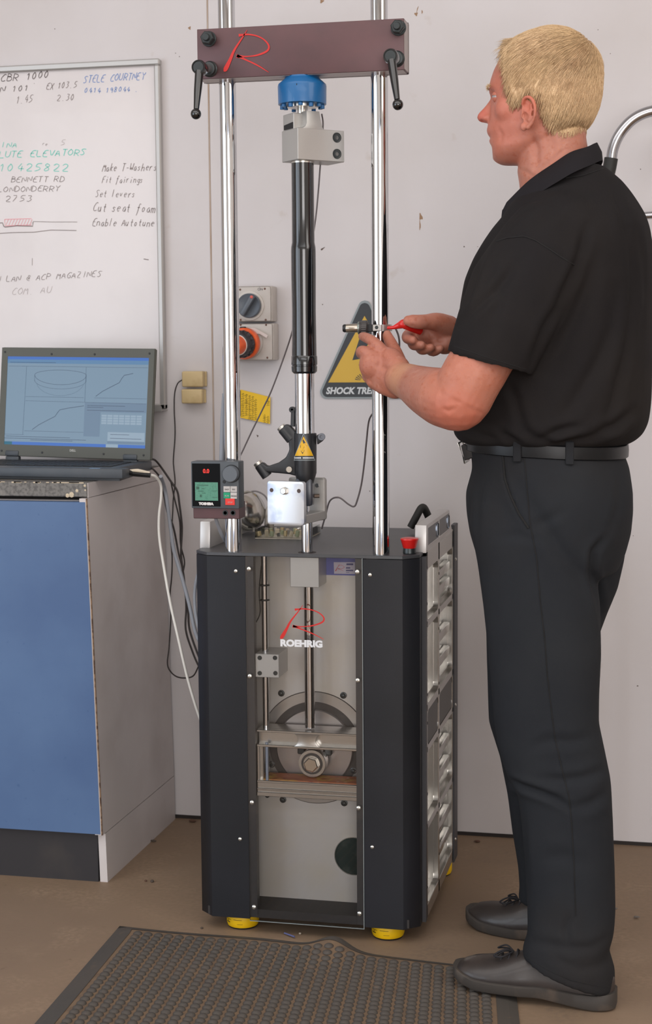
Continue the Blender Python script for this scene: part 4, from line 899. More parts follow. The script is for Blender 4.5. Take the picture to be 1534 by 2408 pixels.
b.prism(pr, uy_*.060, .0012, 2); fb(b, .0015, .023, .018, .060, zB2-.001, zB2+.031)
PT('fixture_neck', b, CAST, fx)
b = MB(); s0 = C0+uy_*.020-ux_*.0; sl = [s0+ux_*.001+V((0, 0, zB2+.001)), s0+uy_*.034+ux_*.001+V((0, 0, zB2+.001)), s0+uy_*.034+ux_*.001+V((0, 0, zB2+.010)), s0+ux_*.001+V((0, 0, zB2+.013))]
b.prism(sl, ux_*-.001); PT('slot', b, DARK, fx, 0)
for z_ in (zB2-.014, zB2-.046):
    p = C0+ux_*.0905+V((0, 0, z_)); nd = -uy_
    PT('cap_screw', MB().lathe(p, [(0, .0100), (.0012, .0098), (.0012, .0085), (-.001, .0085), (.0006, .0075), (.0006, .004), (-.004, .0038), (-.004, 0)], nd, 24), BSCR, fx)
# ---- lower fixture (clevis), turned 10 degrees
Rz = Matrix.Rotation(math.radians(-11), 3, 'Z'); BC = V((RX-.028+.0, RY, 0)); BC = V((-.757, 3.108, 0))
def cb(mb, x0, x1, y0, y1, z0, z1, bev=.001, seg=1):
    return mb.box(BC.x+x0, BC.x+x1, BC.y+y0, BC.y+y1, z0, z1, bev, seg, rot=Rz, piv=(BC.x, BC.y, (z0+z1)/2))
def rr(x0, x1, z0, z1, r, y, n=6):
    out = []
    for (cx, cz, a0) in ((x1-r, z1-r, 0), (x0+r, z1-r, PI/2), (x0+r, z0+r, PI), (x1-r, z0+r, 1.5*PI)):
        for k in range(n+1):
            t = a0+PI/2*k/n; out.append(V((cx+r*math.cos(t), y, cz+r*math.sin(t))))
    return out
def cpts(pts): return [Rz @ p+V((BC.x, BC.y, 0)) for p in pts]
zq0, zq1 = .8705, .9585; hwid = .0405
cf = PT('lower_fixture', cb(MB(), -hwid, hwid, -.055, .055, zq0+.002, zq0+.020), CAST)
PT('clevis_plate', MB().prism(cpts(rr(-hwid, hwid, zq0, zq1, .006, -.058)), Rz @ V((0, .013, 0)), .001, 2), SATIN, cf)
PT('clevis_plate', MB().prism(cpts(rr(-hwid, hwid, zq0, zq1, .006, .045)), Rz @ V((0, .013, 0)), .001, 2), CAST, cf)
for (u_, v_, r_) in ((-.0305, .0695, .0042), (.030, .0695, .0042)):
    PT('plate_hole', MB().lathe(Rz @ V((u_, -.0582, 0))+BC+V((0, 0, zq0+v_)), [(0, r_), (.0002, r_*.9), (.0002, 0)], Rz @ V((0, -1, 0)), 18), mat('hole_shadow_brown', '4b3e3c', .7), cf, 0)
PT('plate_hole', MB().lathe(Rz @ V((.024, .0448, 0))+BC+V((0, 0, zq0+.072)), [(0, .0045), (.0002, .004), (.0002, 0)], Rz @ V((0, -1, 0)), 18), MATS['satin_steel'], cf, 0)
PT('hex_bolt', MB().lathe(Rz @ V((-.001, -.058, 0))+BC+V((0, 0, zq0+.069)), [(0, .0088), (.001, .0088), (.001, .0074), (.0085, .0074), (.0095, .0062), (.0095, 0)], Rz @ V((0, -1, 0)), 6), ZINC, cf)
PT('clevis_pin', MB().cyl(Rz @ V((-.001, -.056, 0))+BC+V((0, 0, zq0+.069)), Rz @ V((-.001, .05, 0))+BC+V((0, 0, zq0+.069)), .0055, n=16), ZINC, cf)
PT('spacer', MB().cyl(Rz @ V((.0135, .005, 0))+BC+V((0, 0, zq0+.020)), Rz @ V((.0135, .005, 0))+BC+V((0, 0, zq0+.036)), .0105, n=24), CHROME, cf)
PT('grub_screw', MB().cyl(Rz @ V((.012, .02, 0))+BC+V((0, 0, zq0+.052)), Rz @ V((.036, .03, 0))+BC+V((0, 0, zq0+.052)), .004, n=10), mat('brown_steel', '5e5046', .4, metal=.6), cf)
# ---- operator panel on the left column
YPn = 3.043
a = at(450.5, 1195, Y=YPn); d = at(561, 1086, Y=YPn)
op = PT('control_panel', MB().box(a[0], d[0], YPn, YPn+.040, a[2], d[2], .002, 2), mat('slate_grey_plastic', '464c52', .5, bump=(500, .1)))
def prect(nm, x0, y0, x1, y1, mm, dy=.001, par=None, bev=0):
    p0 = at(440+x0/9.588, 1060+y1/9.588, Y=YPn-.0002); p1 = at(440+x1/9.588, 1060+y0/9.588, Y=YPn-.0002)
    return PT(nm, MB().box(p0[0], p1[0], YPn-dy, YPn+.0005, p0[2], p1[2], bev, 1), mm, par or op, 0 if not bev else 35)
prect('display_window', 130, 290, 742, 1248, mat('gloss_black_display', '08090b', .35, spec=.12), .0012)
prect('green_screen', 190, 712, 700, 1118, mat('lcd_green', '4d7f6c', .3, emit=('4d8a72', .18), var=(300, '3f6f5e', .45, .7)), .0016)
b = MB()
for (x0, y0, x1, y1) in ((220, 770, 480, 782), (210, 805, 275, 870), (330, 850, 390, 862), (250, 905, 375, 917), (340, 950, 420, 960), (290, 990, 330, 1045), (580, 1050, 690, 1058), (570, 905, 690, 912)):
    p0 = at(440+x0/9.588, 1060+y1/9.588, Y=YPn-.0018); p1 = at(440+x1/9.588, 1060+y0/9.588, Y=YPn-.0018); b.box(p0[0], p1[0], YPn-.0019, YPn-.0016, p0[2], p1[2])
PT('screen_text', b, mat('lcd_ink', '2e5546', .5), op, 0, kind='stuff')
text('0.0', .0115, atv(440+360/9.588, 1060+500/9.588, Y=YPn-.0013), FRONT, mat('red_led', '5a0c0a', .5, emit=('f0362a', 1.1)), op, 'digits', width=.0135, bold=.0004)
text('TOSHIBA', .0068, atv(440+272/9.588, 1060+1218/9.588, Y=YPn-.0013), FRONT, mat('pale_print', 'd8d4d2', .5), op, 'lettering', width=.0315, bold=.0006)
kc = atv(440+1005/9.588, 1060+518/9.588, Y=YPn)
PT('dial_knob', MB().lathe(kc, [(0, .0166), (.012, .0160), (.0135, .0150), (.0135, 0)], (0, -1, 0), 40), mat('grey_knob', '5a6067', .45), op)
PT('dial_seat', MB().lathe(kc, [(0, .0182), (.0012, .0178), (.0012, 0)], (0, -1, 0), 40), BLK, op)
PT('small_socket', MB().lathe(atv(440+838/9.588, 1060+700/9.588, Y=YPn), [(0, .0034), (.0008, .003), (.0008, 0)], (0, -1, 0), 16), BLK, op)
WK = mat('pale_key', 'b9b4b2', .5)
for (x0, y0, x1, y1, mm, tx) in ((828, 800, 975, 930, WK, 'EASY'), (985, 800, 1128, 930, WK, 'ESC'), (828, 942, 975, 1075, mat('green_key', '129068', .45), 'RUN'), (985, 942, 1128, 1080, WK, 'MODE'), (868, 1076, 1078, 1222, mat('red_key', 'd8362e', .45), 'STOP')):
    k_ = prect('key', x0, y0, x1, y1, mm, .0018, op, .0004)
    text(tx, .0042, atv(440+((x0+x1)/2)/9.588, 1060+(y1-42)/9.588, Y=YPn-.002), FRONT, DARK if mm is WK else WK, op, 'key_lettering', align='CENTER')
a = at(455, 1219, Y=YPn+.006); d = at(562, 1194, Y=YPn+.006)
br = PT('panel_bracket', MB().box(a[0], d[0]+.001, YPn+.006, YPn+.052, a[2], d[2]+.01, .0012, 1), MAROON)
for px in (530, 548): PT('cap_screw', MB().lathe(atv(px, 1206, Y=YPn+.006), [(0, .0058), (.0008, .0056), (.0008, .0036), (-.002, .003), (-.002, 0)], (0, -1, 0), 20), BSCR, br)
PT('panel_lead', MB().tube([atv(507, 1218, Y=3.08), atv(513, 1235, Y=3.09), atv(522, 1258, Y=3.11), atv(533, 1275, Y=3.14), V((-.905, 3.16, ZT))], .0036, 10), CGR)

# ================================================================ fork leg (damper) held in the machine
fk = thing('fork_leg', 'black suspension fork leg with chrome slider clamped upright in the machine', 'fork leg', (-.739, 3.104, 1.0))
FX, FY = -.739, 3.104
PT('outer_tube', MB().lathe((FX, FY, 0), [(1.50, .0225), (1.434, .0228), (1.425, .0246), (1.418, .0250), (1.372, .0250), (1.30, .0242), (1.209, .0250)][::-1]+[(1.50, .0225), (1.592, .0225)], (0, 0, 1), 56), GLOSSK, fk, 60)
PT('upper_collar', MB().lathe((FX, FY, 0), [(1.590, .0235), (1.5945, .0235), (1.5945, .021)], (0, 0, 1), 40), ZINC, fk)
PT('dust_seal', MB().lathe((FX, FY, 0), [(1.173, .0215), (1.177, .0255), (1.187, .0262), (1.188, .0252), (1.190, .0252), (1.191, .0264), (1.207, .0262), (1.209, .0250)], (0, 0, 1), 56), GLOSSK, fk)
PT('chrome_slider', MB().cyl((FX, FY, .98), (FX, FY, 1.18), .0195, n=56), CHROME, fk)
CB_ = mat('black_cast_metal', '232427', .4, spec=.5, bump=(250, .12))
lug = MB().lathe((FX+.0005, FY, 0), [(.945, .014), (.957, .018), (.972, .0225), (1.050, .0232), (1.0525, .0225), (1.0525, .0196)], (0, 0, 1), 40)
out = [(694, 1014.6), (678.6, 999), (670, 997.6), (658, 1012), (670, 1024.7), (678, 1041), (680, 1058), (672, 1075.6), (655, 1087.5), (628, 1096.8), (616, 1086.6), (600, 1098.5), (619, 1120.5), (628, 1111), (655, 1113), (680, 1115.5), (700, 1121), (700, 1060)]
lug.prism([atv(x, y, Y=FY-.009) for x, y in out], (0, .018, 0), .004, 3)
lg = PT('bottom_lug', lug, CB_, fk)
b = MB().box(FX-.018, FX+.016, FY-.016, FY+.016, .905, .962, .005, 2); PT('axle_clamp', b, mat('blue_black_casting', '2b303c', .3, spec=.6), fk)
def capm(p0, p1, r): return MB().cyl(p0, p1, r, n=20, ch=.001)
for (x0, y0, x1, y1, r) in ((665, 1009, 660, 1003, .0095), (610, 1094, 605, 1087, .0095)):
    PT('silver_cap', capm(atv(x0, y0, Y=FY), atv(x1, y1, Y=FY), r), ZINC, fk)
    dd = (atv(x0, y0, Y=FY)-atv(x1, y1, Y=FY)).normalized(); PT('boss', MB().cyl(atv(x0, y0, Y=FY), atv(x0, y0, Y=FY)+dd*.028, .0105, .011, n=20), CB_, fk)
PT('silver_insert', MB().cyl(atv(678, 1104, Y=FY-.012), atv(680, 1104, Y=FY-.0175), .006, n=16), ZINC, fk)
b = MB().cyl(atv(689, 1003, Y=FY), atv(690, 965, Y=FY), .0048, n=12).lathe(atv(689.5, 963, Y=FY+.005), [(0, .0062), (.010, .0062), (.010, .0026), (0, .0026)], (0, -1, 0), 18); PT('hose_guide', b, CB_, fk)
b = MB().prism([atv(x, y, Y=FY-.004) for x, y in ((744, 1024), (752, 1020), (764, 1026), (760, 1036), (746, 1046))], (0, .008, 0), .002, 2); PT('bracket_ear', b, CB_, fk)
PT('ear_bush', MB().lathe(atv(757, 1027, Y=FY-.004), [(0, .0075), (.003, .0072), (.003, .0035), (.001, .003), (.001, 0)], (0, -1, 0), 18), mat('steel_bush', '7d8088', .3, metal=.8), fk)
# curved sticker on the lug
def cyl_pt(px, py, r=.0234):
    d = (px-767)*CR-(py-1204)*CU+F_PX*CF; c = np.array([FX+.0005, FY]); o = CAM[:2]; a = d[:2]@d[:2]; bq = 2*d[:2]@(o-c); cc = (o-c)@(o-c)-r*r; D = max(bq*bq-4*a*cc, 0)
    t = (-bq-math.sqrt(D))/(2*a); return V(CAM+d*t)
def sticker(nm, tri_, r, mm, par):
    A, B, C_ = [np.array(p, float) for p in tri_]; N = 14; b = MB(); vs = []; idx = {}
    for i in range(N+1):
        for j in range(N+1-i):
            p = A+(B-A)*i/N+(C_-A)*j/N; idx[i, j] = len(vs); vs.append(cyl_pt(p[0], p[1], r))
    fs = [(idx[i, j], idx[i+1, j], idx[i, j+1]) for i in range(N) for j in range(N-i)]+[(idx[i+1, j], idx[i+1, j+1], idx[i, j+1]) for i in range(N) for j in range(N-1-i)]
    return PT(nm, b.add(vs, fs), mm, par, 60)
st = sticker('sticker_border', ((714, 1018), (689, 1083), (742, 1083)), .02345, SIGNG, fk)
sticker('sticker_black', ((714.4, 1021), (691, 1081.5), (740, 1081.5)), .0236, SIGNK, st)
sticker('sticker_yellow', ((714.4, 1026), (693.5, 1072), (737.5, 1072)), .02375, mat('bright_sign_yellow', 'dcaa20', .4), st)
def zz(pts, nm, mm, r): 
    b = MB(); b.add([cyl_pt(560+x/5.9, 940+y/5.9, r) for x, y in pts], [tuple(range(len(pts)))]); return PT(nm, b, mm, st, 0)
b = MB()
for tr in (((905, 545), (865, 640), (915, 605)), ((905, 545), (915, 605), (940, 600)), ((865, 640), (862, 672), (915, 605)), ((862, 672), (962, 640), (930, 622)), ((862, 672), (915, 655), (962, 640)), ((915, 655), (890, 715), (962, 640)), ((870, 708), (895, 755), (925, 700))):
    b.add([cyl_pt(560+x/5.9, 940+y/5.9, .0239) for x, y in tr], [(0, 1, 2)])
PT('sticker_bolt', b, SIGNK, st, 0)
b = MB()
for k_ in range(14):
    if k_ == 5: continue
    x = 782+k_*19.5; b.add([cyl_pt(560+q[0]/5.9, 940+q[1]/5.9, .0239) for q in ((x, 818), (x+14, 819), (x+14, 796), (x, 795))], [(0, 1, 2, 3)])
PT('sticker_lettering', b, SIGNW, st, 0, kind='stuff')
# load cell lead, from the fixture down to the wall
cable('sensor_lead', [(757, 268, 3.15), (760, 292, 3.16), (757, 345, 3.17), (753, 395, 3.17), (748, 460, 3.18), (741, 525, 3.19), (725, 620, 3.2), (705, 700, 3.22), (690, 770, 3.25), (672, 828, 3.28), (640, 915, 3.31), (618, 962, 3.34), (592, 1015, 3.37), (572, 1058, 3.39), (545, 1115, 3.41), (530, 1180, 3.43), (534, 1235, 3.43), (560, 1256, 3.44)], .0017, mat('grey_brown_cable', '6c6566', .5), 'thin grey lead slanting from the upper fixture down behind the left column')
cable('temperature_lead', [(929, 768, 3.12), (938, 792, 3.13), (939, 820, 3.14), (930, 870, 3.16), (905, 930, 3.2), (880, 968, 3.22), (868, 990, 3.25), (862, 1040, 3.27), (857, 1090, 3.29), (850, 1140, 3.3), (840, 1178, 3.3), (833, 1191, 3.3), (820, 1186, 3.3), (797, 1170, 3.3), (776, 1178, 3.32), (765, 1215, 3.34), (757, 1243, 3.36)], .0019, MATS['grey_brown_cable'], 'thin grey lead looping down from the clamp behind the right column')

# ================================================================ column clamp with red handle held by the man
cl = thing('column_clamp', 'metal clamp ring with a steel sensor barrel and red handle, on the right column', 'clamp', (-.5835, CY, 1.25))
zc_ = at(896, 771, Y=CY-.02)[2]
b = MB().lathe((-.5835, CY, zc_), [(-.0065, .0178), (-.0065, .0235), (.0065, .0235), (.0065, .0178), (-.0065, .0178)], (0, 0, 1), 48)
b.box(-.604, -.575, CY-.029, CY-.018, zc_-.0065, zc_+.0065, .001, 1)
PT('clamp_ring', b, mat('bright_clamp_steel', 'c9c6c2', .3, metal=.8), cl)
PT('ring_hole', MB().lathe(atv(886, 770, Y=CY-.0291), [(0, .0036), (.0004, .0032), (.0004, 0)], (0, -1, 0), 14), BSCR, cl)
pA = atv(876, 771, Y=CY-.024); pB = atv(863, 771, Y=CY-.026)
PT('dark_block', MB().box(atv(862, 771, Y=3.08).x, pA.x+.002, CY-.032, CY-.012, zc_-.0075, zc_+.0068, .001, 1), BLK, cl)
ax = V((-1, -.06, -.01)).normalized(); g0 = atv(866, 771, Y=3.083)
nut = MB().lathe(g0, [(0, .0125), (.002, .0145), (.012, .0145), (.0135, .013), (.017, .013), (.017, .0)], ax, 28)
for k in range(22):
    t = 2*PI*k/22; u_ = ax.cross(V((0, 0, 1))).normalized(); v_ = ax.cross(u_); p = g0+ax*.003+(u_*math.cos(t)+v_*math.sin(t))*.0143; nut.cyl(p, p+ax*.009, .0011, n=5)
PT('knurled_nut', nut, mat('dark_knurled_steel', '4a4746', .45, metal=.5), cl)
PT('lock_washer', MB().lathe(g0+ax*.017, [(0, .0125), (.002, .0128), (.003, .012), (.003, 0)], ax, 26), mat('greenish_zinc', '8b9590', .35, metal=.7), cl)
PT('sensor_barrel', MB().lathe(g0+ax*.019, [(0, .0082), (.001, .0086), (.024, .0086), (.025, .008), (.025, 0)], ax, 28), mat('nickel_barrel', 'b3aa9e', .25, metal=.9), cl)
PT('barrel_tip', MB().lathe(g0+ax*.044, [(0, .0080), (.004, .0080), (.0065, .0065), (.0065, .004), (.003, .0035), (.003, 0)], ax, 24), BLK, cl)
h0 = atv(912, 771, Y=3.075); h1 = atv(926, 770, Y=3.07); h2 = atv(940, 765, Y=3.068); h3 = atv(951, 762, Y=3.066); h4 = atv(968, 768, Y=3.076); h5 = atv(990, 778, Y=3.092); h6 = atv(1012, 789, Y=3.106)
PT('red_handle', MB().tube([h0, h1, h2, h3, h4, h5], [.0030, .0036, .0070, .0100, .0100, .0085], 18, flat=.8, up=(0, 1, 0)), RED, cl, 60)

# ================================================================ things on the machine top
CLR = clear_mat('clear_tray_plastic', (.93, .94, .93), 1.5, .05)
t0 = at(600, 1267, Z=ZT); t1 = at(720, 1268, Z=ZT)
tx0, tx1 = t0[0]-.0, t1[0]+.005; ty0, ty1 = t0[1], t0[1]+.13
tr = thing('plastic_tray', 'clear shallow plastic tray full of small fittings on the machine top', 'tray', ((tx0+tx1)/2, (ty0+ty1)/2, ZT))
b = MB(); z0 = ZT+.0005; h = .020; w = .0015
PT('tray_base', MB().box(tx0, tx1, ty0, ty1, z0, z0+w), mat('pale_tray_base', 'bdb5a6', .5), tr, 0)
for q in ((tx0, tx1, ty0, ty0+w), (tx0, tx1, ty1-w, ty1), (tx0, tx0+w, ty0+w, ty1-w), (tx1-w, tx1, ty0+w, ty1-w)  ): PT('tray_wall', MB().box(*q, z0+w, z0+h), CLR, tr, 0)
fm = [mat('brass_bits', 'b5a27c', .4, metal=.4), mat('tan_bits', 'c0b29c', .5), mat('green_bits', '9aa083', .5), ZINC]
for k in range(21):
    x = tx0+.008+(k % 7)*.0138+random.uniform(-.002, .002); y = ty0+.018+(k//7)*.042+random.uniform(-.006, .006); r = random.uniform(.0038, .0055)
    dz = V((random.uniform(-.3, .3), random.uniform(-.3, .3), 1)).normalized()
    o = build(MB().lathe((x, y, z0+w+.0022), [(0, r*.5), (0, r), (.007+random.random()*.007, r), (.007, r*.5)], dz, 6 if k % 2 else 14), 'spacer_fitting', fm[k % 4], None)
    tag(o, 'small loose metal fitting in the clear tray on the machine top', 'fitting', 'small fittings in the clear tray')
# coiled lead with silver reflector
lampc = V((at(598, 1252, Z=ZT)[0]-.004, 3.43, ZT))
lm = thing('work_lamp', 'small silver dome lamp with grey cable wound round it, behind the left column', 'lamp', lampc)
ax2 = V((.75, -.60, .22)).normalized(); lc0 = lampc+V((-.006, 0, .0505))
PT('silver_reflector', MB().lathe(lc0-ax2*.03, [(0, .022), (.006, .032), (.02, .039), (.040, .040), (.044, .037), (.050, .026), (.054, .012), (.055, 0)], ax2, 40), mat('shiny_aluminium', 'c0bdb8', .16, metal=.95, bump=(18, .3, .004)), lm, 60)
def coil(nm, c, axv, r, n, pitch, rad, mm, par, sq=1.0):
    u_ = axv.cross(V((0, 0, 1))).normalized(); v_ = axv.cross(u_); pts = []
    for k in range(int(n*16)+1):
        t = 2*PI*k/16; pts.append(c+(u_*math.cos(t)+v_*math.sin(t)*sq)*(r+random.uniform(-.001, .001))+axv*pitch*k/16)
    return PT(nm, MB().tube(pts, rad, 8, res=2), mm, par, 60)
coil('wound_cable', lc0-ax2*.012, ax2, .0420, 3.2, .006, .0026, mat('pale_grey_cable', '9b978f', .5), lm)
coil('loose_coil', lampc+V((.008, -.01, .004)), V((.0, 0, 1)), .047, 2.1, .0045, .0030, MATS['pale_grey_cable'], lm, .8)
PT('supply_cord', MB().tube([atv(568, 1180, Y=3.44), atv(580, 1162, Y=3.45), atv(600, 1155, Y=3.45), atv(622, 1165, Y=3.45), atv(635, 1187, Y=3.45)], .0018, 8), mat('grey_cord', '756f70', .5), lm)
cn = MB().lathe(atv(635, 1186, Y=3.45), [(0, .0035), (.002, .005), (.012, .0095), (.024, .0105), (.050, .011), (.054, .009), (.054, 0)], V((-.05, 0, -1)), 20); PT('connector', cn, mat('pale_connector', 'b5afa8', .4, coat=.3, var=(60, '8f877c', .5, .7)), lm)
# ================================================================ the man
def remesh(mb, voxel):
    me = bpy.data.meshes.new('r'); me.from_pydata(mb.v, [], mb.f); me.validate()
    bm = bmesh.new(); bm.from_mesh(me)
    # orient every closed piece outwards
    bmesh.ops.recalc_face_normals(bm, faces=bm.faces[:]); bm.to_mesh(me); bm.free()
    o = bpy.data.objects.new('r', me); col.objects.link(o)
    md = o.modifiers.new('r', 'REMESH'); md.mode = 'VOXEL'; md.voxel_size = voxel; md.adaptivity = 0
    bpy.context.view_layer.update(); e = o.evaluated_get(bpy.context.evaluated_depsgraph_get()); m2 = bpy.data.meshes.new_from_object(e)
    vs = np.empty(len(m2.vertices)*3); m2.vertices.foreach_get('co', vs); vs = vs.reshape(-1, 3)
    fs = [tuple(p.vertices) for p in m2.polygons]
    bpy.data.objects.remove(o); bpy.data.meshes.remove(me); bpy.data.meshes.remove(m2)
    return vs, fs
def edges_of(fs):
    q = np.array([f if len(f) == 4 else (*f, f[0]) for f in fs]); e = np.concatenate([q[:, [0, 1]], q[:, [1, 2]], q[:, [2, 3]], q[:, [3, 0]]]); e = e[e[:, 0] != e[:, 1]]
    return np.unique(np.sort(e, 1), axis=0)
def smooth(v, ed, it, lam=.5, w=None):
    deg = np.bincount(ed.ravel(), minlength=len(v)).astype(float)[:, None]
    for _ in range(it):
        s = np.zeros_like(v)
        for c in range(3):
            s[:, c] = np.bincount(ed[:, 0], v[ed[:, 1], c], len(v))+np.bincount(ed[:, 1], v[ed[:, 0], c], len(v))
        d = (s/deg-v)*lam
        v = v+(d if w is None else d*w[:, None])
    return v
def normals(v, fs):
    q = np.array([f if len(f) == 4 else (*f, f[0]) for f in fs]); n = np.cross(v[q[:, 2]]-v[q[:, 0]], v[q[:, 3]]-v[q[:, 1]])
    t = np.array([len(f) == 3 for f in fs]); 
    if t.any(): n[t] = np.cross(v[q[t, 1]]-v[q[t, 0]], v[q[t, 2]]-v[q[t, 0]])
    out = np.zeros_like(v)
    for k in range(4):
        for c in range(3): out[:, c] += np.bincount(q[:, k], n[:, c], len(v))
    return out/np.maximum(np.linalg.norm(out, axis=1), 1e-12)[:, None]
def crease(v, n, lines, side=1):
    """lines: (photo polyline, depth m, half width px): folds pressed into the cloth on the side facing the camera"""
    q = prj(v); view = CAM-v; view /= np.linalg.norm(view, axis=1)[:, None]; face = np.clip((n*view).sum(1)*2.2-.15, 0, 1); d = np.zeros(len(v))
    for pts, dep, w in lines:
        best = np.full(len(v), 1e9); bt = np.zeros(len(v)); P = np.array(pts, float); N = len(P)-1
        for i in range(N):
            a, b = P[i], P[i+1]; ab = b-a; t = np.clip(((q-a)@ab)/(ab@ab), 0, 1); dd = np.linalg.norm(q-(a+t[:, None]*ab), axis=1)
            m = dd < best; best[m] = dd[m]; bt[m] = (i+t[m])/N
        env = np.sin(np.clip(bt, .02, .98)*PI)**.5
        d += dep*env*(np.exp(-(best/w)**2)-.35*np.exp(-((best-2.1*w)/(1.1*w))**2))
    return v-n*(d*face)[:, None]
def wave(v, n, amp, fr, seed):
    r_ = np.random.default_rng(seed); d = np.zeros(len(v))
    for k in range(7):
        f = r_.normal(0, 1, 3)*fr*np.array([1, 1, .45])*(1+.5*k/3); d += np.sin(v@f+r_.uniform(0, 6.28))/(1+k*.35)
    return v+n*(d*amp/2.2)[:, None]
def sring(xf, xb, yc, hw, z, n=48, p=2.3, xc=None, tilt=0.):
    """superellipse ring; xf front (towards -X), xb back"""
    xc = (xf+xb)/2 if xc is None else xc; out = []
    for k in range(n):
        t = 2*PI*k/n; c, s = math.cos(t), math.sin(t); a = (xc-xf) if c > 0 else (xb-xc)
        r = (abs(c)**p+abs(s)**p)**(-1/p); x = xc-a*r*c
        out.append((x, yc-hw*r*s, z+tilt*(x-xc)))
    return out
def pring(py, pf, pb, yc, hw, n=48, p=2.3, tilt=0.):
    a = at(pf, py, Y=yc); b_ = at(pb, py, Y=yc); return sring(a[0], b_[0], yc, hw, (a[2]+b_[2])/2, n, p, tilt=tilt)
def limb(mb, pts, n=18, flat=1.0, up=None, sm=True):
    """rounded chain: pts (Vector, r)"""
    P = [p for p, r in pts]; R = [r for p, r in pts]
    d0 = (P[0]-P[1]).normalized(); d1 = (P[-1]-P[-2]).normalized()
    for e, r, d in ((0, R[0], d0), (-1, R[-1], d1)): mb.sphere(P[e], r*.985, 14, 9)
    mb.tube(P, R, n, smooth=sm, res=5, flat=flat, up=up); return mb
YM = 3.03
# ---------------- body: head, neck, trunk core, arms, hands, legs in one surface
B = MB()
zs = [(1.5655, -.334, -.302, .016, None), (1.568, -.341, -.292, .026, None), (1.574, -.347, -.280, .036, None), (1.584, -.3525, -.262, .048, None), (1.592, -.3525, -.250, .054, None), (1.600, -.3545, -.238, .0590, None), (1.608, -.3585, -.225, .0625, None), (1.6125, -.3595, -.215, .064, None), (1.618, -.3575, -.205, .0655, None), (1.6245, -.3625, -.192, .067, None), (1.632, -.3640, -.180, .0685, None), (1.640, -.3615, -.172, .0695, None), (1.649, -.3590, -.166, .0705, None), (1.665, -.3560, -.160, .0715, None), (1.680, -.3545, -.156, .073, None), (1.692, -.3560, -.154, .074, None), (1.702, -.3595, -.153, .0745, None), (1.710, -.3595, -.153, .075, None), (1.722, -.3565, -.153, .0755, None), (1.740, -.3505, -.155, .0755, None), (1.757, -.3410, -.160, .073, None), (1.772, -.3290, -.168, .067, None), (1.785, -.3140, -.180, .058, None), (1.796, -.2950, -.196, .045, None), (1.803, -.2740, -.214, .029, None), (1.8065, -.253, -.232, .012, None)]
HY = math.radians(7)                                     # the head is turned slightly away from the camera
def turn(p, a=HY, c=(-.245, YM)):
    x, y = p[0]-c[0], p[1]-c[1]; return (c[0]+x*math.cos(a)+y*math.sin(a), c[1]-x*math.sin(a)+y*math.cos(a), p[2])
def unturn(p): # back to the head's own frame
    x, y = p[:, 0]+.245, p[:, 1]-YM; a = -HY; return np.stack([-.245+x*math.cos(a)+y*math.sin(a), YM-x*math.sin(a)+y*math.cos(a), p[:, 2]], 1)
rings = []
for z, xf, xb, hw, _ in zs:
    xc = min(max(-.245, xf+.035), xb-.01) if z > 1.60 else (xf+xb)/2+.01
    rings.append([turn(p) for p in sring(xf, xb, YM, hw, z, 56, 2.15, xc)])
B.loft(rings)
def hs(x, s, z, r, sc=(1, 1, 1)): B.sphere(turn((x, YM-s, z)), r, 18, 12, sc)
# nose
nr_ = []
for z, x, w, xb in ((1.697, -.3560, .0065, -.335), (1.688, -.3600, .0070, -.335), (1.678, -.3680, .0085, -.335), (1.670, -.3760, .0105, -.335), (1.664, -.3825, .0120, -.336), (1.658, -.3845, .0130, -.338), (1.652, -.3825, .0128, -.340), (1.647, -.3740, .0110, -.342)):
    nr_.append([turn(p) for p in sring(x, xb, YM, w, z, 24, 1.9, xc=x+w*1.1)])
B.loft(nr_)
for s in (-1, 1):
    hs(-.3615, s*.0120, 1.6545, .0078, (1.2, .8, .8)); hs(-.310, s*.0445, 1.664, .028, (1.05, .84, 1.0))
    hs(-.347, s*.024, 1.7065, .010, (.9, 1.8, .6))
hs(-.3445, 0, 1.581, .011, (.8, 1.5, .9))
# ears
for s in (1, -1):
    def ep(px, py, o): q_ = at(px, py, Y=YM-.078); return V(turn((q_[0], YM-s*(.0735+o), q_[2])))
    base = V(turn((at(1252, 262, Y=YM-.078)[0], YM-s*.0765, at(1252, 262, Y=YM-.078)[2])))
    B.sphere(base, .028, 20, 12, (.44, .13, .84))
    hx = [(1243, 257, .002), (1241, 242, .006), (1246, 231, .0095), (1256, 228, .012), (1266, 234, .0145), (1273, 248, .016), (1274, 266, .0155), (1269, 282, .013), (1261, 294, .010), (1252, 302, .008)]
    B.tube([ep(*q) for q in hx], [.0026, .0030, .0032, .0034, .0036, .0036, .0034, .0034, .0040, .0050], 12, res=4)
    B.tube([ep(*q) for q in ((1262, 243, .009), (1264, 258, .0095), (1261, 274, .009), (1254, 284, .0075))], [.0026, .0030, .0032, .0030], 10, res=4)
    B.tube([ep(*q) for q in ((1244, 262, .006), (1252, 264, .008), (1260, 268, .009))], [.0020, .0022, .0022], 8, res=3)
    B.sphere(ep(1240, 271, .004), .0048, 12, 8, (.8, .9, 1.4)); B.sphere(ep(1244, 297, .0055), .0085, 14, 10, (.85, .55, 1.0))
# neck
B.loft([[(x, y, z) for x, y, z in sring(xf, xb, YM, hw, z, 40, 2.1, tilt=tl)] for z, xf, xb, hw, tl in ((1.45, -.300, -.120, .085, 0), (1.49, -.296, -.135, .078, .1), (1.52, -.298, -.150, .069, .2), (1.545, -.300, -.163, .064, .25), (1.570, -.304, -.172, .061, .28), (1.595, -.300, -.176, .060, .28), (1.625, -.285, -.177, .058, .2), (1.66, -.27, -.18, .054, 0))])
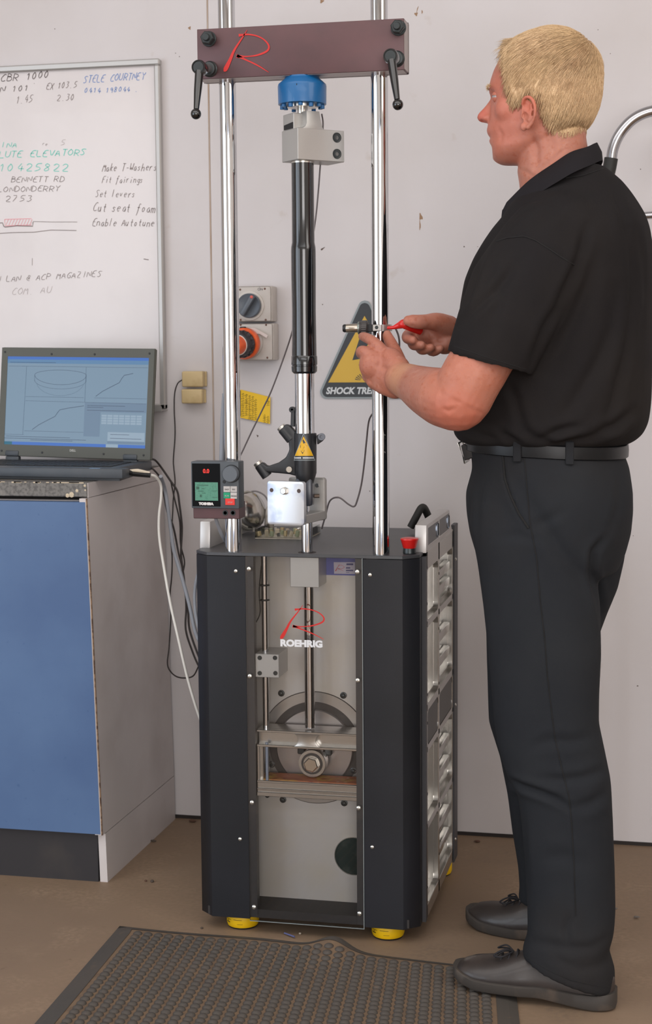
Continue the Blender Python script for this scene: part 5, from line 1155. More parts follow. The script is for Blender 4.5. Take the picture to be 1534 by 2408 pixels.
# trunk core and legs (under the clothes)
B.loft([sring(f, b_, YM, hw, z, 32) for z, f, b_, hw in ((.86, -.30, -.13, .12), (.95, -.33, -.12, .13), (1.05, -.35, -.12, .13), (1.2, -.36, -.10, .14), (1.35, -.35, -.10, .15), (1.42, -.32, -.11, .15), (1.47, -.28, -.12, .10), (1.49, -.26, -.14, .06))])
for yc, k in ((2.935, 0), (3.135, 1)):
    limb(B, [(V((-.24, yc, .88)), .07), (V((-.245+.02*k, yc, .50)), .05), (V((-.20, yc, .12)), .035), (V((-.20, yc-.0, .055)), .03)], 16)
# left arm
def W(px, py, Y): return atv(px, py, Y=Y)
LS = V((-.215, 2.90, 1.40))
limb(B, [(LS, .052), (W(1215, 730, 2.85), .050), (W(1122, 866, 2.805), .0565), (W(1084, 938, 2.80), .0555)], 24)
limb(B, [(W(1078, 944, 2.80), .0545), (W(1042, 934, 2.825), .0535), (W(1005, 920, 2.872), .0455), (W(975, 905, 2.925), .0375), (W(948, 893, 2.965), .0330)], 24)
B.sphere(W(1064, 976, 2.80), .026, 16, 10)
# left hand: back of the hand towards the camera
pm = [(944, 891, 2.965, .033), (922, 880, 2.985, .037), (900, 868, 2.999, .038), (884, 858, 3.005, .034)]
limb(B, [(W(*q[:3]), q[3]) for q in pm], 22, flat=.62, up=(0, 1, 0))
limb(B, [(W(938, 868, 2.975), .024), (W(918, 842, 2.995), .022), (W(905, 832, 3.003), .0145)], 16); limb(B, [(W(930, 912, 2.985), .022), (W(900, 902, 3.0), .021), (W(880, 900, 3.01), .014)], 16)
FG = lambda pts: limb(B, [(W(*q[:3]), q[3]) for q in pts], 14)
FG([(908, 838, 3.0, .0135), (890, 814, 3.0, .0118), (873, 800, 3.012, .0108), (859, 793, 3.035, .0100), (852, 791, 3.052, .0085)])
FG([(888, 848, 2.998, .0135), (868, 832, 2.994, .0120), (852, 826, 3.004, .0115), (850, 832, 3.030, .0102), (864, 830, 3.054, .0090)])
FG([(874, 872, 3.0, .0130), (862, 858, 3.002, .0122), (858, 858, 3.020, .0112), (868, 856, 3.050, .0092)])
FG([(880, 896, 3.008, .0122), (867, 888, 3.012, .0112), (864, 882, 3.032, .0102), (878, 874, 3.052, .0086)])
FG([(940, 862, 2.992, .0175), (932, 836, 3.020, .0150), (922, 812, 3.042, .0125), (914, 796, 3.056, .0112), (911, 787, 3.062, .0095)])
for q in ((908, 836, 2.993), (886, 847, 2.990), (871, 871, 2.993), (876, 897, 3.0)): B.sphere(W(*q), .0125, 12, 8)
# right arm and hand
RS = V((-.215, 3.16, 1.40)); RE = V((-.335, 3.245, 1.175))
limb(B, [(RS, .052), (RS.lerp(RE, .5), .052), (RE, .048)], 20)
limb(B, [(RE, .046), (W(1120, 818, 3.19), .042), (W(1092, 800, 3.155), .034), (W(1070, 786, 3.14), .0305)], 20)
limb(B, [(W(1072, 787, 3.138), .0305), (W(1048, 778, 3.122), .0315), (W(1026, 776, 3.115), .030), (W(1006, 782, 3.118), .024)], 20, flat=.75, up=(0, 1, 0))
limb(B, [(W(1056, 768, 3.112), .0225), (W(1028, 757, 3.088), .0185), (W(1004, 757, 3.070), .0152), (W(984, 757, 3.056), .0142), (W(968, 755, 3.050), .0130), (W(960, 754, 3.049), .0105)], 18)
limb(B, [(W(1062, 800, 3.125), .024), (W(1044, 810, 3.115), .021), (W(1030, 812, 3.11), .015)], 16)
FG([(1006, 772, 3.128, .0135), (976, 778, 3.122, .0115), (960, 787, 3.105, .0110), (958, 796, 3.080, .0104), (972, 800, 3.060, .0090)])
FG([(1014, 786, 3.132, .0132), (986, 797, 3.124, .0118), (972, 805, 3.104, .0112), (975, 812, 3.080, .0106), (992, 812, 3.064, .0090)])
FG([(1026, 798, 3.130, .0130), (1000, 811, 3.120, .0116), (990, 819, 3.102, .0110), (997, 823, 3.082, .0102), (1014, 818, 3.070, .0088)])
FG([(1038, 806, 3.126, .0122), (1020, 818, 3.116, .0110), (1013, 824, 3.100, .0104), (1022, 827, 3.086, .0096), (1036, 820, 3.080, .0084)])
bv, bf = remesh(B, .0022)
be = edges_of(bf)
_e = unturn(bv); earw = (np.abs(_e[:, 1]-YM) > .076)&(_e[:, 2] > 1.60)&(_e[:, 2] < 1.69)&(_e[:, 0] < -.235)&(_e[:, 0] > -.30)
_w = np.ones(len(bv)); _w[earw] = .25
_f = (_e[:, 2] > 1.565)&(_e[:, 2] < 1.80)&~earw; _w[(_e[:, 2] < 1.5)&(bv[:, 0] < -.42)] = .8
_n = (_e[:, 0] < -.352)&(_e[:, 2] > 1.57)
bv = smooth(bv, be, 6, .5, _w)
_w2 = np.where(_f&~_n, 1., 0.); _w2 = np.where(_n&_f, .25, _w2); bv = smooth(bv, be, 26, .5, _w2)
# sculpt: eye sockets, mouth, nostrils, philtrum, knuckle folds
def hd(x, s, z): return np.array(turn((x, YM-s, z)))
bn = normals(bv, bf)
def dent(c, r, dep, sc=(1, 1, 1)):
    global bv
    d = (bv-c)/np.array(sc); m = np.exp(-(d**2).sum(1)/r**2); bv = bv-bn*(m*dep)[:, None]
for s in (1, -1):
    dent(hd(-.349, s*.031, 1.6905), .0125, .0075); dent(hd(-.352, s*.014, 1.692), .007, .003)
    dent(hd(-.372, s*.0065, 1.6495), .0040, .0040); dent(hd(-.3555, s*.021, 1.650), .005, .0015); dent(hd(-.29, s*.062, 1.700), .018, .002)
dent(hd(-.352, 0, 1.600), .009, .0018, (1, 2.2, .8))
for s in np.linspace(-.024, .024, 13): dent(hd(-.358+abs(s)**2*14, s, 1.6175-abs(s)*.06), .0032, .0013)
dent(V(turn((at(1244, 268, Y=YM-.078)[0], YM-.080, at(1244, 270, Y=YM-.078)[2]))), .0052, .0075, (.8, 1, 1.3)); dent(V(turn((at(1248, 247, Y=YM-.078)[0], YM-.080, at(1248, 247, Y=YM-.078)[2]))), .0040, .0035)
dent(V(turn((at(1267, 272, Y=YM-.078)[0], YM-.084, at(1267, 270, Y=YM-.078)[2]))), .0034, .0022, (.7, 1, 2.6))
bv = crease(bv, bn, [([(1250, 312), (1262, 350), (1262, 392)], .0035, 8), ([(1284, 300), (1300, 340), (1296, 380)], .002, 8), ([(1330, 350), (1300, 378), (1270, 400)], .0018, 5), ([(1215, 395), (1240, 405), (1262, 420)], .001, 5), ([(1172, 300), (1180, 315), (1178, 335)], .0012, 4),
    ([(925, 845), (900, 850), (890, 862)], .001, 5), ([(898, 826), (905, 820)], .0016, 3), ([(872, 838), (866, 846)], .0016, 3), ([(884, 858), (905, 866), (930, 870)], .0012, 5), ([(955, 870), (948, 890), (936, 915)], .0013, 6), ([(1005, 775), (1024, 790), (1040, 805)], .003, 6), ([(966, 764), (976, 768)], .0012, 3), ([(1040, 960), (1056, 966), (1070, 960)], .0016, 5), ([(990, 905), (1020, 915), (1060, 905)], .0014, 12)])
bv = smooth(bv, be, 1, .4)
SKIN = mat('freckled_skin', 'ad7361', .5, spec=.4, sss=.10, var=[(9, 'b06f5d', .42, .68, 4), (60, 'b9806e', .55, .8, 3), (28, 'ab6853', .50, .72, 4), (110, 'a5604a', .54, .72, 6), (330, 'b4735a', .56, .66, 3)], bump=[(140, .25, .0008), (500, .15, .0004)])
def npmesh(name, v, f, m, parent=None, props=None):
    pw = np.array(wloc(parent)) if parent is not None else np.zeros(3)
    me = bpy.data.meshes.new(name); me.from_pydata((v-pw).tolist(), [], f); me.update(); me.shade_smooth(); me.materials.append(m)
    o = bpy.data.objects.new(name, me); col.objects.link(o); o.parent = parent
    if props:
        for k, q in props.items(): o[k] = q
    return o
base = np.array([-.24, 3.03, 0.])
man = npmesh('person', bv-base, bf, SKIN); man.location = base
man['label'] = 'man with short blond hair in black polo shirt and dark trousers, holding the red handle'; man['category'] = 'person'
# colour: redder face and elbow, paler hand, through vertex-position masks in the material (skin tone belongs to the skin)
def tone(m, spots):
    nt = m.node_tree; n = nt.nodes; L = nt.links; b = n['Principled BSDF']; cur = b.inputs['Base Color'].links[0].from_socket
    tc = n.new('ShaderNodeTexCoord')
    for c, r, hx_, k in spots:
        sb = n.new('ShaderNodeVectorMath'); sb.operation = 'DISTANCE'; L.new(tc.outputs['Object'], sb.inputs[0]); sb.inputs[1].default_value = tuple(np.array(c)-base)
        mr = n.new('ShaderNodeMapRange'); mr.interpolation_type = 'SMOOTHSTEP'; mr.inputs[1].default_value = r; mr.inputs[2].default_value = r*.3; mr.inputs[3].default_value = 0; mr.inputs[4].default_value = k; L.new(sb.outputs['Value'], mr.inputs[0])
        mx = n.new('ShaderNodeMix'); mx.data_type = 'RGBA'; L.new(mr.outputs[0], mx.inputs['Factor']); L.new(cur, mx.inputs[6]); mx.inputs[7].default_value = lin(hx_); cur = mx.outputs[2]
    L.new(cur, b.inputs['Base Color'])
tone(SKIN, [((-.33, YM-.03, 1.66), .12, 'c4725f', .5), (tuple(W(958, 890, 2.93)), .06, 'd0a078', .45), (tuple(W(1075, 975, 2.76)), .07, 'c06854', .55), (tuple(W(1060, 900, 2.75)), .10, 'b87058', .35), (tuple(turn((-.37, YM, 1.66))), .022, 'c45a4c', .6), (tuple(turn((-.262, YM-.088, 1.665))), .03, 'cf6a52', .4)])
# eyes
for s in (1, -1):
    c = V(turn((-.3350, YM-s*.0315, 1.6895)))
    ey = build(MB().sphere(c, .0115, 20, 14), 'eye', mat('eye_white', 'a39894', .3, coat=.2), man, 60)
    d = V(turn((-1, YM, 1.690)))-V(turn((-.24, YM, 1.690))); d.normalize(); d = (d+V((0, 0, -.12))).normalized()
    build(MB().lathe(c+d*.0092, [(0, .0056), (.0018, .0045), (.0026, 0)], d, 20), 'iris', mat('pale_iris', '6b7f8c', .2, coat=.6), ey, 60)
    ax_ = (V((0, 0, 1))+d*-.10).normalized(); rl = .0128
    build(MB().lathe(c, [(.0010, .0116)]+[(h, math.sqrt(rl*rl-h*h)) for h in (.0012, .0024, .004, .006, .008, .010, .0118)]+[(.01279, 0)], ax_, 28), 'eyelid', SKIN, man, 60)
    build(MB().lathe(c, [(.0030, .0113)]+[(h, math.sqrt(.0125**2-h*h)) for h in (.0032, .0046, .006, .008, .010, .0116)]+[(.01249, 0)], -ax_, 28), 'eyelid', SKIN, man, 60)
# ---------------- hair
HL = np.array([(1168, 100), (1176, 113), (1190, 112), (1200, 118), (1203, 128), (1196, 150), (1199, 178), (1200, 205), (1208, 222), (1224, 247), (1230, 238), (1240, 226), (1262, 219), (1280, 230), (1288, 256), (1288, 274), (1302, 290), (1314, 306), (1335, 316), (1356, 310), (1380, 299), (1400, 296), (1500, 296), (1500, 20), (1168, 20)], float)
def inpoly(q, P):
    ins = np.zeros(len(q), bool); j = len(P)-1
    for i in range(len(P)):
        a, b_ = P[i], P[j]; c = ((a[1] > q[:, 1]) != (b_[1] > q[:, 1])) & (q[:, 0] < (b_[0]-a[0])*(q[:, 1]-a[1])/(b_[1]-a[1]+1e-12)+a[0]); ins ^= c; j = i
    return ins
hmask = bv[:, 2] > 1.60
hl = unturn(bv[hmask]); hl[:, 1] = YM-np.abs(hl[:, 1]-YM)
inn = inpoly(prj(hl), HL); idx = np.where(hmask)[0][inn]; sel = np.zeros(len(bv), bool); sel[idx] = True
# not the ears
eu = unturn(bv); ear = (np.abs(eu[:, 1]-YM) > .0785) & (eu[:, 2] < 1.684) & (eu[:, 0] < -.236) & (eu[:, 0] > -.30); sel &= ~ear
bn = normals(bv, bf)
hf = [f for f in bf if all(sel[i] for i in f)]
used = np.unique(np.array([i for f in hf for i in f])); remap = -np.ones(len(bv), int); remap[used] = np.arange(len(used))
hv = bv[used]; hn = bn[used]; hf2 = [tuple(remap[i] for i in f) for f in hf]
he = edges_of(hf2); cnt = {}
for f in hf2:
    for a_, b_ in zip(f, f[1:]+f[:1]): k_ = (min(a_, b_), max(a_, b_)); cnt[k_] = cnt.get(k_, 0)+1
bd = np.zeros(len(hv)); 
for k_, c_ in cnt.items():
    if c_ == 1: bd[list(k_)] = 1
dist = bd.copy(); val = 1-bd
for _ in range(7):          # grow inward for a feathered edge
    s_ = np.zeros(len(hv)); g_ = np.bincount(he.ravel(), minlength=len(hv)); s_ = np.bincount(he[:, 0], val[he[:, 1]], len(hv))+np.bincount(he[:, 1], val[he[:, 0]], len(hv)); val = np.where(bd > 0, 0, s_/np.maximum(g_, 1))
lift = .0006+.0062*np.clip(val*np.clip((hv[:, 2]-1.632)/.03, .12, 1), 0, 1)**1.0*np.clip((hv[:, 2]-1.615)/.10+.35, .35, 1)
HAIR = mat('blond_hair', 'c6a078', .55, spec=.4, var=[(700, 'dcbf98', .38, .62, 2), (60, 'b89570', .5, .75, 3), (14, 'd2b288', .4, .7)])
hv2 = hv+hn*(lift)[:, None]
npmesh('hair_base', hv2, hf2, HAIR, man)
b = MB(); crown = V(turn((-.185, YM, 1.800))); pick = rng.choice(len(hv), 15000); NS = []
vs = []; fs = []
for i in pick:
    p = V(hv2[i]); nrm = V(hn[i]); k_ = float(np.clip(val[i], 0, 1))
    d = (p-crown); d = d-nrm*d.dot(nrm)
    d = (d.normalized() if d.length > 1e-4 else V((-1, 0, 0)))
    top = max(0, min(1, (p.z-1.70)/.09)); g = V((-.75*top-.18, 0, -.75*(1-top)-.1)); g = g-nrm*g.dot(nrm)
    d = (d*.7+g*1.0+V(rng.normal(0, .05, 3))); d = (d-nrm*d.dot(nrm)).normalized()
    L_ = (.014+.022*k_+.006*top)*rng.uniform(.7, 1.25); h_ = .0006+.0016*k_*(.6+top)+rng.uniform(0, .0012)
    if p.z < 1.66: L_ *= .75
    if p.x < -.312: L_ *= .5
    w_ = rng.uniform(.00028, .00055); sd = d.cross(nrm).normalized(); o_ = len(vs)
    for t_, ww, hh in ((0, 1, -.3), (.45, .9, .75), (.8, .6, 1.0), (1, 0, 1.0-.35)):
        c_ = p+d*(L_*t_)+nrm*(h_*hh)-nrm*(L_*t_)**2*5.6*(0 if top > .9 and d.x < -.8 and p.x < -.31 else 1)
        if ww: vs += [c_+sd*w_*ww, c_-sd*w_*ww, c_+nrm*w_*ww*1.1]
        else: vs.append(c_)
    for a_ in (0, 3):
        for q_ in range(3): fs.append((o_+a_+q_, o_+a_+(q_+1) % 3, o_+a_+3+(q_+1) % 3, o_+a_+3+q_))
    for q_ in range(3): fs.append((o_+6+q_, o_+6+(q_+1) % 3, o_+9))
npmesh('hair', np.array([v_[:] for v_ in vs]), fs, HAIR, man, {'kind': 'stuff'})
# eyebrows and fringe tuft
vs = []; fs = []
def hair_strand(p, d, L_, w_, sag=0.):
    d = d.normalized(); sd = d.cross(V((0, 0, 1))).normalized(); u_ = sd.cross(d); o_ = len(vs)
    for t_, ww in ((0, 1), (.5, .9)):
        c_ = p+d*L_*t_+V((0, 0, -sag*t_*t_)); vs.extend([c_+sd*w_*ww, c_-sd*w_*ww, c_+u_*w_*ww])
    vs.append(p+d*L_+V((0, 0, -sag)))
    for q_ in range(3): fs.append((o_+q_, o_+(q_+1) % 3, o_+3+(q_+1) % 3, o_+3+q_)); fs.append((o_+3+q_, o_+3+(q_+1) % 3, o_+6))
for s in (1, -1):
    for k_ in range(110):
        t_ = rng.uniform(0, 1); p = V(turn((-.3575+.013*t_*t_, YM-s*(.012+.036*t_), 1.7065+.003*math.sin(t_*2.6)+rng.uniform(-.0022, .0022))))
        hair_strand(p, V((-.75+.2*t_, -s*.7, rng.uniform(-.5, .5))), rng.uniform(.005, .0095), .0004, .001)
npmesh('eyebrow', np.array([v_[:] for v_ in vs]), list(fs), HAIR, man, {'kind': 'stuff'})
vs = []; fs = []
for k_ in range(420):
    s = rng.uniform(-.045, .045); p = V(turn((-.317+s*s*5+rng.uniform(-.006, .012), YM-s, 1.788+rng.uniform(-.004, .010)-s*s*3)))
    hair_strand(p, V((-1, rng.normal(0, .18), rng.uniform(-.12, .22))), rng.uniform(.012, .026), .0005, .0025)
npmesh('fringe', np.array([v_[:] for v_ in vs]), list(fs), HAIR, man, {'kind': 'stuff'})

# ---------------- polo shirt
SH = MB()
SH.loft([pring(1046, 1108, 1470, YM, .150), pring(1036, 1084, 1492, YM, .172), pring(1018, 1071, 1512, YM, .186), pring(990, 1070, 1524, YM, .190), pring(940, 1072, 1529, YM, .192), pring(870, 1076, 1531, YM, .194), pring(790, 1080, 1534, YM, .197), pring(720, 1086, 1537, YM, .201), pring(660, 1096, 1539, YM, .206), pring(610, 1118, 1538, YM, .207), pring(570, 1142, 1534, YM, .204), pring(540, 1162, 1529, YM, .196), pring(510, 1186, 1519, YM, .180), pring(480, 1202, 1501, YM, .155), pring(455, 1225, 1484, YM, .128), pring(430, 1250, 1464, YM, .104), pring(405, 1285, 1436, YM, .084), pring(392, 1310, 1420, YM, .072)])
def sleeve(path, cuff_dir, rc, ell, depth=.06, wall=.006):
    """path: (Vector, radius); hollow at the cuff end"""
    P = [p for p, r in path]; R = [r for p, r in path]; n = 40; rings = []
    T = [(P[min(i+1, len(P)-1)]-P[max(i-1, 0)]).normalized() for i in range(len(P))]; T[-1] = V(cuff_dir).normalized()
    Q = [(P[i], R[i], T[i]) for i in range(len(P))]; 
    QQ = []
    for i in range(len(Q)-1):
        for k in range(4):
            t = k/4; QQ.append((Q[i][0].lerp(Q[i+1][0], t), Q[i][1]+(Q[i+1][1]-Q[i][1])*t, Q[i][2].lerp(Q[i+1][2], t).normalized()))
    QQ.append(Q[-1])
    for off, seq in ((0, QQ), (-wall, QQ[::-1][:6])):
        for p, r, t in seq:
            u_ = t.cross(V((0, 1, 0))).normalized(); v_ = t.cross(u_)
            rings.append([p+u_*math.cos(2*PI*k/n)*(r*ell+off)+v_*math.sin(2*PI*k/n)*(r+off) for k in range(n)])
    SH.loft([[q[:] for q in r] for r in rings])
cf_ = (W(1248, 884, 2.81)-W(1051, 828, 2.81)); cdn = V((-cf_.z, 0, cf_.x)).normalized(); cdn = cdn if cdn.z < 0 else -cdn
ccen = (W(1248, 886, 2.812)+W(1051, 829, 2.812))/2
sleeve([(V((-.215, 2.90, 1.432)), .072), (W(1282, 600, 2.872), .080), (W(1218, 690, 2.838), .0800), (W(1183, 770, 2.818), .0755), (ccen, .0705)], cdn, .08, 1.135)
sleeve([(V((-.215, 3.16, 1.432)), .072), (V((-.24, 3.195, 1.37)), .078), (V((-.27, 3.22, 1.31)), .074), (V((-.295, 3.235, 1.255)), .070), (V((-.318, 3.24, 1.21)), .068)], (-.45, .05, -.9), .07, 1.0)
SH.sphere((-.205, 2.90, 1.432), .080, 24, 16, (1.05, .95, .85)); SH.sphere((-.205, 3.16, 1.432), .080, 24, 16, (1.05, .95, .85))
sv_, sf = remesh(SH, .0042); se = edges_of(sf)
sv_ = smooth(sv_, se, 14, .5)
n3 = lambda pts: [(1040+x/3.105, 520+y/3.105) for x, y in pts]
sn = normals(sv_, sf)
sv_ = wave(sv_, sn, .0022, 16, 3); sn = normals(sv_, sf)
sv_ = crease(sv_, sn, [
 (n3([(400, 148), (480, 122), (600, 112), (680, 140), (800, 215), (880, 270), (965, 320)]), .0022, 3.2),
 (n3([(520, 300), (470, 400), (380, 520), (250, 640), (140, 760)]), .006, 9), (n3([(620, 190), (560, 330), (430, 520), (380, 760), (250, 990)]), .0035, 12),
 (n3([(330, 170), (260, 320), (215, 480), (150, 640)]), .007, 8), (n3([(980, 320), (900, 500), (850, 640), (760, 780), (690, 960), (650, 1080)]), .008, 11),
 (n3([(1060, 40), (1020, 200), (960, 400), (900, 560)]), .006, 10), (n3([(1360, 60), (1400, 260), (1410, 480), (1380, 760), (1340, 1000), (1260, 1300), (1200, 1480)]), .008, 12), (n3([(1430, 60), (1480, 300), (1490, 560), (1440, 900)]), .006, 9), (n3([(1130, 260), (1060, 480), (980, 700), (880, 900), (800, 1100)]), .006, 16), (n3([(1290, 500), (1240, 800), (1130, 1050), (980, 1300), (880, 1440)]), .006, 16),
 (n3([(420, 1540), (500, 1590), (560, 1620)]), .008, 8), (n3([(560, 1400), (600, 1530), (700, 1590)]), .006, 10), (n3([(720, 1590), (860, 1530), (1000, 1500)]), .008, 9), (n3([(640, 1580), (840, 1640), (1000, 1600), (1180, 1570)]), .007, 9), (n3([(1100, 1560), (1260, 1500), (1400, 1380)]), .008, 10), (n3([(1180, 1660), (1330, 1600), (1450, 1480)]), .006, 8), (n3([(160, 1500), (300, 1570), (420, 1600)]), .005, 9), (n3([(480, 1180), (540, 1300), (560, 1420)]), .004, 10),
 (n3([(40, 930), (220, 1000), (420, 1070), (610, 1120)]), .0014, 2.4), (n3([(190, 990), (330, 700), (470, 500)]), .0018, 14),
 ([(1331, 418), (1372, 412), (1424, 394)], .002, 3), ([(1268, 470), (1220, 505), (1180, 545)], .003, 7), ([(1350, 440), (1300, 490), (1262, 552)], .003, 12), ([(1440, 440), (1466, 500), (1480, 560)], .005, 10)])
sv_ = smooth(sv_, se, 2, .4)
def surf(v, n, pts, step=6, out=.0006):
    q = prj(v); view = CAM-v; dd = np.linalg.norm(view, axis=1); front = (n*view).sum(1) > 0; idx_ = np.where(front)[0]; P = []
    for a, b_ in zip(pts[:-1], pts[1:]):
        L_ = math.dist(a, b_); k = max(1, int(L_/step))
        for i in range(k): P.append((a[0]+(b_[0]-a[0])*i/k, a[1]+(b_[1]-a[1])*i/k))
    P.append(pts[-1]); R_ = []
    for p in P:
        d2 = np.linalg.norm(q[idx_]-np.array(p), axis=1); near_ = idx_[d2 < 6]
        if len(near_) == 0: continue
        near_ = near_[dd[near_] < dd[near_].min()+.03]; w_ = np.exp(-np.linalg.norm(q[near_]-np.array(p), axis=1)**2/8)+1e-9
        c = (v[near_]*w_[:, None]).sum(0)/w_.sum(); m_ = n[near_].mean(0); dist_ = np.linalg.norm(c-CAM); r0 = (p[0]-767)*CR-(p[1]-1204)*CU+F_PX*CF; r0 /= np.linalg.norm(r0)
        R_.append(V(CAM+r0*dist_+m_*out))
    if len(R_) > 4: R_ = [R_[0]]+[R_[i-1]*.25+R_[i]*.5+R_[i+1]*.25 for i in range(1, len(R_)-1)]+[R_[-1]]
    return R_
sn = normals(sv_, sf)
SEAM = mat('dark_seam_thread', '151415', .9)
SHIRT = mat('black_cotton_pique', '201e1f', .9, spec=.12, var=[(5, '252221', .4, .7)], bump=[(700, .35, .0006), (25, .1, .002)])
npmesh('polo_shirt', sv_, sf, SHIRT, man)
for ln in ([(400, 148), (480, 122), (600, 112), (680, 140), (800, 215), (880, 270), (965, 320)],):
    build(MB().tube(surf(sv_, sn, n3(ln)), .0011, 6, smooth=False), 'sleeve_seam', SEAM, man, 60)
build(MB().tube(surf(sv_, sn, [(1331, 419), (1372, 413), (1420, 396)]), .0009, 6, smooth=False), 'yoke_seam', SEAM, man, 60)
build(MB().tube(surf(sv_, sn, [(1058, 810), (1100, 825), (1150, 842), (1200, 857), (1238, 868)], out=.0002), .0006, 6, smooth=False), 'cuff_stitching', SEAM, man, 60)
# collar
up = [(1196, 477, 2.998), (1236, 436, 2.966), (1262, 414, 2.957), (1302, 386, 2.955), (1340, 360, 2.960), (1378, 347, 2.985), (1401, 337, YM)]
lo = [(1183, 517, 2.985), (1228, 486, 2.932), (1270, 455, 2.912), (1312, 428, 2.905), (1348, 406, 2.915), (1388, 388, 2.958), (1414, 378, YM)]
U = [W(*q) for q in up]; Lw = [W(*q) for q in lo]; mir = lambda p: V((p.x, 2*YM-p.y, p.z))
U2 = U+[mir(p) for p in U[-2::-1]]; L2 = Lw+[mir(p) for p in Lw[-2::-1]]
def dens(P, k=5):
    out = []
    for i in range(len(P)-1):
        p0 = P[i-1] if i else P[0]*2-P[1]; p1, p2 = P[i], P[i+1]; p3 = P[i+2] if i+2 < len(P) else P[-1]*2-P[-2]
        for s in range(k):
            t = s/k; out.append(.5*((2*p1)+(p2-p0)*t+(2*p0-5*p1+4*p2-p3)*t*t+(3*p1-p0-3*p2+p3)*t**3))
    return out+[P[-1]]
U2 = dens(U2); L2 = dens(L2); cen = V((-.235, YM, 1.53)); sec = []
for a_, c_ in zip(U2, L2):
    o_ = V((a_.x-cen.x, a_.y-cen.y, 0)).normalized(); m_ = a_.lerp(c_, .5)+o_*.004
    sec.append([a_, a_+o_*.0035+V((0, 0, .0012)), m_+o_*.003, c_+o_*.0035, c_-o_*.003+V((0, 0, .001)), m_-o_*.004, a_-o_*.004-V((0, 0, .004))])
build(MB().loft([[q[:] for q in r] for r in sec]), 'collar', mat('black_ribbed_knit', '222023', .9, spec=.15, bump=[(900, .4, .0005)]), man, 60)
b = MB(); 
for sgn in (1,):
    P_ = [W(1181, 494, 3.015), W(1196, 480, 3.005), W(1204, 500, 2.99), W(1184, 519, 3.0)]; b.prism(P_, (0, .004, 0), .0008, 1)
build(b, 'placket', MATS['black_ribbed_knit'], man, 40)

# ---------------- trousers
TRS = MB()
def tilted(py, pf, pb, yc, hw, tilt): return pring(py, pf, pb, yc, hw, tilt=tilt)
TRS.loft([pring(1048, 1106, 1468, YM, .158, tilt=-.04), pring(1066, 1112, 1472, YM, .163, tilt=-.03), pring(1100, 1116, 1483, YM, .172), pring(1155, 1100, 1491, YM, .178), pring(1200, 1101, 1491, YM, .180), pring(1250, 1108, 1485, YM, .180), pring(1300, 1122, 1470, YM, .176), pring(1340, 1150, 1450, YM, .165)])
nl = [(1180, 1110, 1440, 2.945, .088), (1245, 1107, 1425, 2.94, .090), (1271, 1113, 1408, 2.937, .090), (1326, 1123, 1400, 2.935, .090), (1422, 1136, 1412, 2.93, .087), (1535, 1149, 1415, 2.925, .083), (1633, 1158, 1410, 2.922, .080), (1697, 1163, 1409, 2.92, .079), (1757, 1172, 1422, 2.918, .079), (1828, 1194, 1437, 2.915, .079), (1868, 1218, 1440, 2.913, .078), (1935, 1228, 1443, 2.91, .077), (2036, 1237, 1446, 2.905, .076), (2137, 1241, 1447, 2.90, .075), (2190, 1241, 1443, 2.890, .072), (2218, 1238, 1432, 2.885, .071), (2250, 1230, 1447, 2.882, .073)]
R_ = [pring(*q) for q in nl[:-2]]+[pring(*nl[-2], tilt=-.12), pring(*nl[-1], tilt=-.24)]
lastz = at(1340, 2290, Y=2.880)[2]
hem = sring(at(1226, 2262, Y=2.880)[0], at(1446, 2310, Y=2.880)[0], 2.880, .074, lastz+.002, 48, tilt=-.34)
hemi = [(x*.88+(-.19)*.12, y*.88+2.880*.12, z) for x, y, z in hem]; hem2 = [(x*.66+(-.18)*.34, y*.66+2.885*.34, z+.05) for x, y, z in hem]
TRS.loft(R_+[hem, hemi, hem2])
fl = [(1200, 1110, 1480, 3.10, .088), (1310, 1132, 1468, 3.115, .088), (1380, 1140, 1452, 3.12, .086), (1440, 1143, 1428, 3.125, .083), (1520, 1146, 1400, 3.13, .081), (1600, 1149, 1388, 3.135, .079), (1697, 1152, 1378, 3.14, .077), (1778, 1177, 1385, 3.145, .076), (1868, 1194, 1392, 3.15, .075), (1952, 1204, 1396, 3.155, .073), (2036, 1218, 1400, 3.16, .071), (2085, 1222, 1400, 3.163, .070), (2120, 1219, 1402, 3.165, .070)]
R_ = [pring(*q) for q in fl]; e_ = R_[-1]; cx2 = sum(p[0] for p in e_)/48
TRS.loft(R_+[[(x*.88+cx2*.12, y*.88+3.165*.12, z) for x, y, z in e_], [(x*.7+cx2*.3, y*.7+3.165*.3, z+.04) for x, y, z in e_]])
tv, tf = remesh(TRS, .0045); te = edges_of(tf)
tv = smooth(tv, te, 10, .5); tn = normals(tv, tf)
tv = wave(tv, tn, .0016, 14, 9); tn = normals(tv, tf)
n4 = lambda pts: [(1040+x/3.105, 1020+y/3.105) for x, y in pts]; n5 = lambda pts: [(1040+x/2.98, 1600+y/2.98) for x, y in pts]
